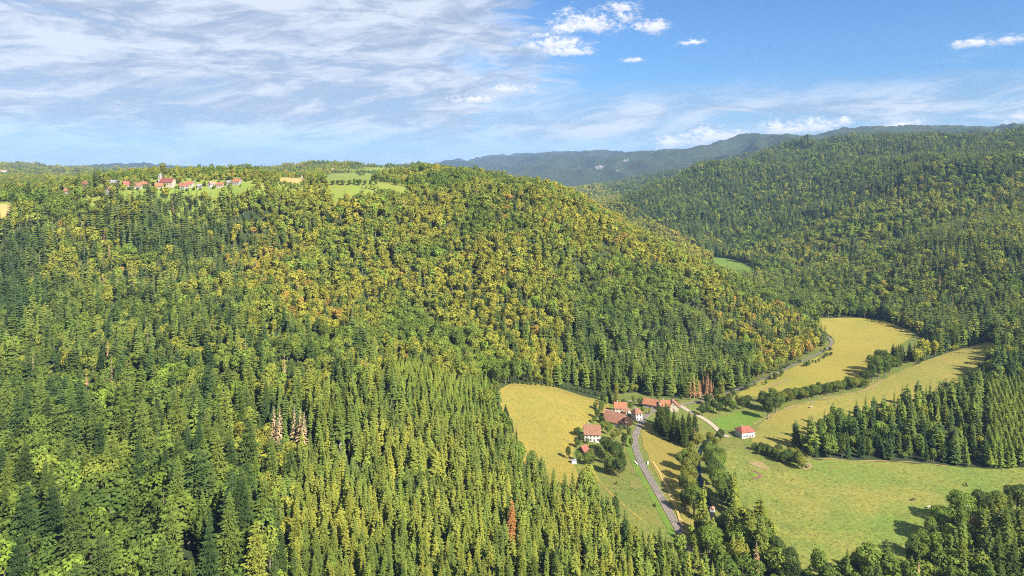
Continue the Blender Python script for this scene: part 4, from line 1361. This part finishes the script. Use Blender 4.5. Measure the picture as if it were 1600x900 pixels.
# trees placed one by one: column and row of the foot, kind, height, width factor, colour
HT = []
def ht(u, v, kind, h, wf=1.0, c=BL_GRN, what=None):
    x, y = hit(u, v)
    if kind in (3, 4, 5, 6): h *= 1.3
    s = h / BASE_H[kind]
    HT.append((x, y, h1(x, y), kind, s, s * wf, *(np.array(c) * random.uniform(.85, 1.15)), -2, what))
BK = lambda: random.choice((3, 4, 5, 6))
for u, v in ((1029, 672), (1036, 680), (1044, 674), (1046, 688), (1054, 684), (1060, 692), (1066, 684), (1070, 698), (1077, 692), (1040, 668), (1086, 690)):
    ht(u, v, 0, random.uniform(19, 25), 1.05, SP_MID * .8, ('spruce', 'dark spruce in the group between road and hamlet field', 'spruces between the mown field and hamlet'))
ht(963, 632, 0, 20, 1, SP_OLV, ('spruce', 'tall olive spruce just behind the orange roofed house', None))
ht(952, 628, 0, 17, 1.1, SP_MID, ('spruce', 'dark spruce left of the tall olive one behind the hamlet', None))
ht(980, 672, 5, 9, 1.15, (.11, .06, .045), ('broadleaf_tree', 'purple brown copper beech in front of the white hipped house', None))
for u, v, h, c in ((940, 645, 9, BL_GRN), (947, 636, 8, BL_BRT), (933, 655, 8, BL_DK), (902, 700, 6, BL_DK), (902, 682, 6, BL_DK), (942, 672, 6, BL_BRT), (950, 680, 6, BL_GRN), (958, 690, 7, BL_OLV), (975, 700, 9, BL_DK), (986, 700, 7, BL_GRN),
                   (903, 722, 7, BL_GRN), (918, 728, 8, BL_GRN), (924, 716, 6, BL_OLV), (888, 718, 8, BL_DK), (944, 706, 10, BL_DK), (952, 716, 11, BL_DK), (962, 722, 11, BL_DK), (956, 742, 10, BL_GRN), (968, 746, 11, BL_DK), (972, 732, 10, BL_DK), (948, 738, 9, BL_GRN),
                   (1000, 634, 6, BL_GRN), (990, 630, 6, BL_OLV), (1015, 648, 4, BL_YEL), (975, 636, 6, BL_DK), (1085, 620, 9, BL_GRN), (1075, 622, 8, BL_OLV), (963, 758, 2.2, BL_DK), (933, 706, 5, BL_GRN), (944, 694, 5, BL_OLV)):
    ht(u, v, BK(), h, 1.1, c, ('broadleaf_tree', 'garden tree among the hamlet houses and orchard', 'garden and orchard trees of the hamlet'))
for u, v, h, c in ((1068, 735, 12, BL_GRN), (1072, 752, 14, BL_OLV), (1066, 772, 11, BL_DK), (1076, 782, 14, BL_OLV), (1070, 800, 12, BL_DK), (1084, 806, 14, BL_GRN), (1082, 740, 13, BL_OLV), (1080, 722, 13, BL_OLV), (1090, 700, 10, BL_OLV), (1078, 768, 14, BL_OLV), (1086, 790, 12, BL_GRN)):
    ht(u, v, BK(), h, 1.0, c, ('broadleaf_tree', 'leafy tree in the row on the field side of the stream', 'trees on the field side of the stream'))
for u, v, h, c in ((1106, 722, 13, BL_GRN), (1112, 742, 15, BL_GRN), (1118, 760, 16, BL_DK), (1124, 778, 16, BL_GRN), (1128, 792, 15, BL_GRN), (1118, 706, 9, BL_OLV), (1110, 694, 8, BL_OLV), (1126, 690, 8, BL_DK), (1122, 744, 13, BL_BRT), (1134, 784, 12, BL_DK), (1126, 726, 10, BL_GRN)):
    ht(u, v, BK(), h, 1.05, c, ('broadleaf_tree', 'large leafy tree in the row on the pasture side of the stream', 'trees on the pasture side of the stream'))
ht(1086, 700, 7, 17, 1.1, (.26, .15, .07), ('dead_spruce', 'reddish dying conifer at the head of the stream', None))
for u, v, h in ((1098, 650, 8), (1106, 645, 8), (1115, 642, 9), (1124, 648, 9), (1134, 640, 10), (1145, 645, 9), (1153, 636, 9), (1160, 640, 10), (1168, 636, 9), (1140, 632, 9), (1126, 636, 10), (1118, 630, 12), (1128, 624, 10), (1145, 622, 8), (1105, 634, 9)):
    ht(u, v, BK(), h, 1.1, random.choice((BL_DK, BL_DK, BL_GRN, BL_OLV)), ('broadleaf_tree', 'dark leafy tree between the hamlet lane and the hay field', 'trees between the hamlet lane and hay field'))
for u, v, h, c in ((1200, 655, 16, BL_DK), (1212, 645, 15, BL_GRN), (1194, 640, 13, BL_DK), (1208, 632, 13, BL_GRN), (1220, 636, 12, BL_OLV)):
    ht(u, v, BK(), h, 1.2, c, ('broadleaf_tree', 'big dark round tree at the corner of the green paddock', 'big trees at the green paddock'))
for k in range(42):
    f = k / 41
    u = 1228 + f * 125; v = 628 - f * 24 + random.uniform(-3, 3)
    ht(u, v, BK(), random.uniform(7.5, 10), 1.2, random.choice((BL_DK, BL_GRN, BL_GRN, BL_OLV)), ('broadleaf_tree', 'round low tree in the hedge between hay field and slope field', 'hedge trees between hay field and slope field'))
for u, v, h in ((1352, 604, 13), (1362, 597, 16), (1372, 592, 19), (1382, 590, 17), (1366, 585, 16), (1390, 582, 15), (1378, 580, 18)):
    ht(u, v, BK(), h, 1.05, random.choice((BL_DK, BL_GRN)), ('broadleaf_tree', 'tall dark tree where the hedge meets the spruce row', 'tall trees at the upper end of the hedge'))
for k in range(26):
    f = k / 25
    u = 1388 + f * 130 + random.uniform(-3, 3); v = 578 - f * 42 + random.uniform(-7, 2)
    ht(u, v, random.choice((0, 1)), random.uniform(17, 23), 1.1, SP_MID * random.uniform(.7, 1.3), ('spruce', 'spruce in the row between the two upper fields', 'spruce row between the two upper fields'))
for k in range(34):
    f = k / 33
    u = 1178 + f * 75 + random.uniform(-4, 4); v = 706 + f * 20 + random.uniform(-8, 8)
    ht(u, v, BK(), random.uniform(3.5, 5) + 3.5 * f, 1.25, random.choice((BL_DK, BL_GRN, BL_OLV, BL_DK)), ('broadleaf_tree', 'bushy tree in the thicket below the lone white house', 'thicket below the lone white house'))
for k in range(34):
    f = k / 33
    f = random.random() ** .8; u = 1150 + f * 150; v = 612 - f * 62 + random.choice((5, 6, 7, -4)) + random.uniform(-2, 2)
    ht(u, v, BK(), random.uniform(2.5, 5), 1.3, random.choice((BL_DK, BL_GRN)), ('shrub', 'low shrub along the road at the foot of the spur', 'shrubs along the valley road'))
for u, v, h, c in ((1140, 850, 17, BL_GRN), (1160, 872, 16, BL_BRT), (1180, 862, 18, BL_GRN), (1195, 880, 17, BL_GRN), (1108, 868, 14, BL_BRT), (1215, 890, 15, BL_DK), (1165, 832, 12, BL_DK), (1188, 842, 13, BL_DK), (1150, 896, 15, BL_YEL), (1235, 910, 15, BL_DK), (1128, 846, 13, BL_GRN), (1098, 848, 11, BL_DK)):
    ht(u, v, BK(), h, 1.15, c, ('broadleaf_tree', 'round leafy tree below the pasture near the stream mouth', 'round trees below the pasture'))
for u, v, h, c in ((1502, 822, 17, BL_BRT), (1530, 812, 16, BL_DK), (1476, 845, 16, BL_BRT), (1455, 850, 13, BL_GRN), (1500, 850, 17, BL_GRN), (1440, 874, 13, BL_GRN), (1425, 888, 12, BL_DK), (1465, 880, 14, BL_BRT), (1560, 815, 15, BL_GRN), (1590, 800, 14, BL_DK), (1540, 845, 15, BL_GRN), (1340, 908, 13, BL_GRN), (1326, 912, 11, BL_DK)):
    ht(u, v, BK(), h, 1.15, c, ('broadleaf_tree', 'bright leafy tree casting its shadow on the lower right pasture edge', 'trees at the lower right pasture edge'))
ht(1258, 705, 3, 8, 1.2, BL_OLV, ('broadleaf_tree', 'olive tree at the left end of the spruce belt', None))
ht(150, 790, 3, 22, 1.25, BL_OLV * np.array((1, 1.1, 1)), ('broadleaf_tree', 'big solitary yellow green round tree in the lower left wood', None))
TREE_FREE.append((*hit(801, 862), 7.0)); ht(800, 850, 1, 24, 1.15, (.34, .17, .055), ('dead_spruce', 'rust brown dead spruce standing in the green spruce stand', None))
for u, v, lb in ((428, 690, 'bare pale dead conifer left of the pair in the middle slope'), (436, 694, 'bare pale dead conifer in the left clump of the slope'), (460, 690, 'bare pale dead conifer in the right clump of the slope'), (468, 696, 'pale dead conifer at the right end of the bare clumps'), (474, 700, 'shorter pale dead conifer right beside the bare clumps')):
    TREE_FREE.append((*hit(u, v + 16), 8.0)); ht(u, v + 8, 7, 27, 1.35, (.34, .25, .145), ('dead_spruce', lb, 'bare dead conifers on the slope'))
for u, v in ((786, 668), (793, 672), (799, 676), (780, 662), (790, 660)):
    ht(u, v, 0, random.uniform(11, 16), 1.1, SP_DARK * 1.2, ('spruce', 'dark young spruce in the clump at the meadow edge', 'dark spruce clump at the golden meadow edge'))
for k in range(26):
    f = k / 25
    ht(775 + f * 175 + random.uniform(-2, 2), 604 + f * f * 24 - 5, 1, random.uniform(6, 8.5), 1.15, SP_MID, ('spruce', 'young spruce in the hedge along the top of the golden meadow', 'young spruce hedge above the golden meadow'))
for k in range(13):
    ht(486 + k * 8.5 + random.uniform(-2, 2), 291 - (k % 3) * .8, BK(), random.uniform(6, 9), 1.2, random.choice((BL_DK, BL_DK, BL_GRN)), ('broadleaf_tree', 'dark round tree in the row between two plateau fields', 'tree row between the plateau fields'))
for u, v, h, c in ((935, 684, 4, BL_GRN), (941, 662, 5, BL_DK), (928, 662, 5, BL_GRN), (948, 668, 5, BL_OLV), (955, 674, 5, BL_BRT), (966, 682, 5, BL_OLV), (970, 676, 5, BL_GRN), (908, 690, 5, BL_DK), (918, 694, 4, BL_GRN), (985, 640, 5, BL_GRN), (1004, 644, 4, BL_GRN), (983, 682, 6, BL_DK), (990, 664, 3, BL_BRT), (942, 630, 7, BL_DK), (930, 640, 6, BL_GRN), (1028, 626, 6, BL_GRN), (1064, 628, 6, BL_DK), (964, 706, 7, BL_DK), (948, 726, 8, BL_GRN), (925, 727, 6, BL_DK)):
    ht(u, v, BK(), h, 1.2, c, ('broadleaf_tree', 'garden tree among the hamlet houses and orchard', 'garden and orchard trees of the hamlet'))
TREE_FREE.append((*hit(1098, 614), 15.0))
for k in range(14):
    ht(1080 + (k % 7) * 5.5 + random.uniform(-2, 2), 621 - (k // 7) * 7 + random.uniform(-2, 2), 7, random.uniform(14, 20), 1.3, (.33, .18, .085), ('dead_spruce', 'rust brown dying conifer at the bare cutting behind the hamlet', 'dying conifers at the bare cutting'))
for (u, v) in ((545, 742), (572, 752), (600, 760), (630, 766), (660, 768), (688, 764)):
    TREE_FREE.append((*hit(u, v), 8.5))
for chain in (((129, 650), (118, 700), (110, 760)), ((412, 600), (398, 660), (384, 720), (374, 775)), ((397, 815), (420, 850), (445, 895)), ((15, 700), (22, 760), (30, 830)), ((255, 690), (262, 740)), ((300, 860), (312, 910))):
    for (x, y) in smooth_line(hits(chain), 5):
        TREE_FREE.append((x, y, 3.6))
SPEC_ST = ['bigmix', 'plantation', 'tall', 'mixed', 'brr', 'belt', 'young', 'rows']
scatter(150, 700, 6.0, 1.0, ['plantation', 'tall'])
scatter(150, 800, 7.6, 1.0, ['mixed', 'brr', 'belt'])
scatter(150, 800, 9.4, 1.0, ['bigmix'])
scatter(300, 800, 4.6, 1.0, ['young'])
scatter(300, 800, 4.0, 1.0, ['rows'], jf=.10)
scatter(150, 640, 6.6, 1.0, None, SPEC_ST)
scatter(640, 1250, 7.0, 1.0, None, SPEC_ST)
scatter(1250, 2900, 9.5, 1.18, None, SPEC_ST)
scatter(2900, 4400, 18, 1.6, None, SPEC_ST)
T = np.concatenate(TX)

vil = [(f_[0], f_[1], f_[2]) for f_ in TREE_FREE if f_[1] > 750 and f_[0] < -200 and f_[1] < 1300]
for (x0, y0, r0) in vil:
    for dx, dy in ((random.uniform(.4, .9), -random.uniform(.5, .9)), (-random.uniform(.5, 1.0), -random.uniform(.2, .8)), (random.uniform(.5, 1.0), random.uniform(.3, .9))):
        uu, vv = 800 + F * (x0 + dx * r0) / (y0 + dy * r0), 0
        x, y = x0 + dx * r0, y0 + dy * r0
        k_ = BK(); h_ = random.uniform(5, 9) * (1.3 if dy > 0 else .8)
        HT.append((x, y, h1(x, y), k_, h_ / BASE_H[k_], h_ / BASE_H[k_] * 1.15, *(random.choice((BL_DK, BL_GRN, BL_GRN, BL_OLV)) * random.uniform(.8, 1.1)), -2,
                   ('broadleaf_tree', 'small garden tree among the village houses', 'garden trees of the village')))
# ------------------------------------------------------------------ single trees: the ones that show largest, each an object of its own
u_, v_ = proj(T[:, 0], T[:, 1], T[:, 2] + 20 * T[:, 4])
inside = (u_ > -15) & (u_ < 1615) & (v_ < 905) & (v_ > 300)
size_px = T[:, 4] / T[:, 1]
isSp = np.isin(T[:, 3], CON)
nS = sum(1 for h_ in HT if h_[3] in CON); nB = sum(1 for h_ in HT if 3 <= h_[3] <= 6)
selS = np.where(inside & isSp)[0]; selS = selS[np.argsort(-size_px[selS])][:max(0, 300 - nS)]
selB = np.where(inside & (T[:, 3] >= 3) & (T[:, 3] <= 6))[0]; selB = selB[np.argsort(-size_px[selB])][:max(0, 300 - nB)]
selD = np.where(inside & (T[:, 3] == 7))[0]; selD = selD[np.argsort(-size_px[selD])][:24]
picked = np.zeros(len(T), bool); picked[selS] = True; picked[selB] = True; picked[selD] = True

IND = {}
for k in range(10):
    IND[k] = split('spruce' if k in CON else ('dead_spruce' if k == 7 else 'broadleaf'), SPEC[k](k != 7, True), 'needles' if k in (0, 1, 2, 7, 8, 9) else 'leaves', 'pale_bark' if k in (2, 7) else 'bark')
ORD = ['first', 'second', 'third', 'fourth', 'fifth', 'sixth', 'seventh', 'eighth', 'ninth', 'tenth', 'eleventh', 'twelfth', 'thirteenth', 'fourteenth', 'fifteenth', 'sixteenth', 'seventeenth', 'eighteenth', 'nineteenth', 'twentieth']


def ordinal(i):
    if i < 20: return ORD[i]
    tens = ['twenty', 'thirty', 'forty', 'fifty', 'sixty', 'seventy', 'eighty', 'ninety']
    q, r_ = divmod(i + 1, 10)
    return (tens[q - 2] + '-' + ORD[r_ - 1]) if r_ else tens[q - 2][:-1] + 'ieth'


def colour_word(c, conifer):
    r_, g_, b_ = c
    if r_ > g_ * 1.25: return 'rust'
    if r_ > g_ * 1.0: return 'golden'
    l = r_ + g_
    if conifer: return 'dark green' if l < .10 else ('mid green' if l < .16 else 'olive green')
    return 'dark green' if l < .12 else ('yellow green' if r_ > .8 * g_ else ('bright green' if l > .22 else 'leaf green'))


def plant(name, kind, x, y, z, s, w, c, rz):
    t = link(name, None)
    t.location = (x, y, z); t.rotation_euler = (random.uniform(-.02, .02), random.uniform(-.02, .02), rz); t.scale = (w, w, s)
    tr, cr = IND[kind]
    link('trunk', tr, t)
    k = link('crown', cr, t); k.color = (*[float(q) for q in c], 1.0)
    return t


rows_ = []
for i in np.where(picked)[0]:
    x, y, z, kind, s, w, r_, g_, b_, st = T[i]
    kind = int(kind)
    nm = 'spruce' if kind in CON else ('dead_spruce' if kind == 7 else 'broadleaf_tree')
    rows_.append((nm, kind, x, y, z, s, w, (r_, g_, b_), float(u_[i]), float(v_[i])))


def zone(u, v):
    if u < 230: return 'far left wood'
    if u < 470: return 'lower left wood'
    if u < 700: return 'lower middle spruce stand' if v > 640 else 'middle slope'
    if u < 1050: return 'spruce stand below the meadow' if v > 640 else 'hill above the hamlet'
    if u < 1250: return 'wood below the stream'
    return 'lower right wood' if v > 735 else 'spruce belt above the pasture'


bins = {}
for q in rows_:
    bins.setdefault((q[0], zone(q[8], q[9]), int(q[9] // 22)), []).append(q)
ranks = {}
for (nm, zn, rb) in bins:
    ranks.setdefault((nm, zn), []).append(rb)
for (nm, zn, rb), L in bins.items():
    tier = ordinal(sorted(ranks[(nm, zn)], reverse=True).index(rb))
    L.sort(key=lambda q: q[8])
    for i, (nm, kind, x, y, z, s, w, c, uu, vv) in enumerate(L):
        what = {'spruce': 'spruce', 'dead_spruce': 'dead conifer', 'broadleaf_tree': 'leafy tree'}[nm]
        t = plant(nm, kind, x, y, z, s, w, c, random.uniform(0, 6.28))
        cw = 'pale' if nm == 'dead_spruce' else colour_word(c, kind in CON)
        tag(t, '%s %s in the %s, %s from left, %s row up' % (cw, what, zn, ordinal(i), tier), 'tree', {'spruce': 'spruces', 'dead_spruce': 'dead conifers', 'broadleaf_tree': 'leafy trees'}[nm] + ' of the ' + zn)
hg = {}
for h_ in HT:
    hg.setdefault(h_[10][1], []).append(h_)
for lb, L in hg.items():
    L.sort(key=lambda q: q[0] / q[1])
    for i, (x, y, z, kind, s, w, r_, g_, b_, st, what) in enumerate(L):
        t = plant(what[0], kind, x, y, z, s, w, (r_, g_, b_), random.uniform(0, 6.28))
        l2 = lb
        if len(L) > 1:
            l2 = lb + ', %s from left' % ordinal(i)
        tag(t, l2, 'shrub' if what[0] == 'shrub' else 'tree', what[2])


# ------------------------------------------------------------------ the rest of the forest, one mass for each kind
def forest(name, rows, kinds_near, kinds_far, split_y, label):
    pos = rows[:, :3]
    me = bpy.data.meshes.new(name)
    me.vertices.add(len(pos)); me.vertices.foreach_set('co', pos.astype(np.float32).ravel())
    n = len(pos)
    near = rows[:, 1] < split_y
    lut = np.zeros(10, int)
    for i, k in enumerate(kinds_near): lut[k] = i
    ix = lut[rows[:, 3].astype(int)] + np.where(near, 0, len(kinds_near))
    a = me.attributes.new('pick', 'INT', 'POINT'); a.data.foreach_set('value', ix.astype(np.int32))
    a = me.attributes.new('turn', 'FLOAT_VECTOR', 'POINT')
    rot = np.column_stack([rng.normal(0, .025, n), rng.normal(0, .025, n), rng.uniform(0, 6.28, n)])
    a.data.foreach_set('vector', rot.astype(np.float32).ravel())
    a = me.attributes.new('size', 'FLOAT_VECTOR', 'POINT')
    a.data.foreach_set('vector', rows[:, [5, 5, 4]].astype(np.float32).ravel())
    a = me.attributes.new('tcol', 'FLOAT_COLOR', 'POINT')
    a.data.foreach_set('color', np.column_stack([rows[:, 6:9], np.ones(n)]).astype(np.float32).ravel())
    me.update()
    o = link(name, me)
    tag(o, label, 'forest', kind='stuff')
    cn = proto_collection(name + '_a', kinds_near, True)
    cf = proto_collection(name + '_b', kinds_far, False)
    allc = bpy.data.collections.new(name + '_shapes')
    for j, c in enumerate((cn, cf)):
        for ob in sorted(c.objects, key=lambda q: q.name):
            allc.objects.link(ob)
    ng = bpy.data.node_groups.new(name, 'GeometryNodeTree')
    ng.interface.new_socket('Geometry', in_out='INPUT', socket_type='NodeSocketGeometry')
    ng.interface.new_socket('Geometry', in_out='OUTPUT', socket_type='NodeSocketGeometry')
    gi, go = ng.nodes.new('NodeGroupInput'), ng.nodes.new('NodeGroupOutput')
    iop = ng.nodes.new('GeometryNodeInstanceOnPoints')
    ci = ng.nodes.new('GeometryNodeCollectionInfo')
    ci.inputs['Collection'].default_value = allc
    ci.inputs['Separate Children'].default_value = True
    ci.inputs['Reset Children'].default_value = True

    def attr(nm, ty):
        nd = ng.nodes.new('GeometryNodeInputNamedAttribute'); nd.data_type = ty; nd.inputs['Name'].default_value = nm
        return nd.outputs['Attribute']
    Lk = ng.links.new
    Lk(gi.outputs[0], iop.inputs['Points']); Lk(ci.outputs[0], iop.inputs['Instance'])
    iop.inputs['Pick Instance'].default_value = True
    Lk(attr('pick', 'INT'), iop.inputs['Instance Index'])
    e2r = ng.nodes.new('FunctionNodeEulerToRotation')
    Lk(attr('turn', 'FLOAT_VECTOR'), e2r.inputs[0]); Lk(e2r.outputs[0], iop.inputs['Rotation'])
    Lk(attr('size', 'FLOAT_VECTOR'), iop.inputs['Scale'])
    Lk(iop.outputs[0], go.inputs[0])
    md = o.modifiers.new('trees', 'NODES'); md.node_group = ng
    return o


rest = T[~picked]
con = np.isin(rest[:, 3], CON + (7,))
forest('spruce_forest', rest[con], [0, 1, 2, 7, 8, 9], [0, 1, 2, 7, 8, 9], 700, 'dark conifers covering the slopes beyond the nearest trees')
forest('broadleaf_forest', rest[~con], [3, 4, 5, 6], [3, 4, 5, 6], 700, 'green and yellowing leafy trees covering the slopes beyond the nearest ones')
# low tufts of grass and weed on the open fields
tr = []
for nm_, cnt, cols_ in (('pasture', 1500, ((.12, .14, .03), (.19, .17, .04), (.14, .155, .03), (.09, .11, .025))), ('golden_meadow', 500, ((.21, .17, .035), (.16, .15, .03), (.24, .18, .04))), ('roadside_meadow', 600, ((.09, .12, .025), (.15, .14, .035), (.07, .10, .02))),
                         ('slope_field', 350, ((.20, .17, .035), (.16, .15, .03))), ('hamlet_green', 500, ((.09, .13, .025), (.13, .14, .03))), ('valley_grass', 1100, ((.08, .11, .022), (.12, .13, .03), (.06, .085, .018)))):
    me_ = bpy.data.objects[nm_].data
    co_ = np.empty(len(me_.vertices) * 3); me_.vertices.foreach_get('co', co_); co_ = co_.reshape(-1, 3)
    q = co_[rng.integers(0, len(co_), cnt)] + rng.normal(0, 2.6, (cnt, 3)) * (1, 1, 0)
    okk = vn(q[:, 0] / 14, q[:, 1] / 14, 71) > -.35
    for ln in (ROAD, LANE, SPUR):
        okk &= dist_line(q[:, 0], q[:, 1], ln) > 4.0
    q = q[okk]
    cc = np.array(cols_)[rng.integers(0, len(cols_), len(q))]
    s_ = rng.uniform(.025, .06, len(q))
    tr.append(np.column_stack([q[:, 0], q[:, 1], H(q[:, 0], q[:, 1]) + .15, np.full(len(q), 5), s_ * .45, s_ * rng.uniform(1.0, 2.0, len(q)), cc, np.zeros(len(q))]))
tufts = forest('grass_tufts', np.concatenate(tr), [5], [5], 0, 'small tufts of grass and weeds strewn over the valley meadows')
tufts['category'] = 'grass'
print('TREES', len(T), 'single', int(picked.sum()) + len(HT), 'spruce', int(con.sum()), 'leafy', int((~con).sum()))

# ------------------------------------------------------------------ haze: one closed box of thin even air
bm = bmesh.new()
zlo, zhi = float(ZG.min()) - 1.5, float(ZG.max()) + 45
box(bm, -26000, 36000, -600, 16600, zlo, max(zhi, CZ + 60))
hz = bmobj('haze', bm, M['stone'], None)
hm = bpy.data.materials.new('haze'); hm.use_nodes = True
g = G(hm.node_tree)
vo = g.n('ShaderNodeVolumePrincipled')
vo.inputs['Color'].default_value = (.33, .53, .93, 1)
vo.inputs['Density'].default_value = 0.000043
vo.inputs['Anisotropy'].default_value = 0.0
g.nt.links.new(vo.outputs[0], g.n('ShaderNodeOutputMaterial').inputs['Volume'])
hz.data.materials.clear(); hz.data.materials.append(hm)
tag(hz, 'thin blue haze filling the valley air', 'haze', kind='stuff')
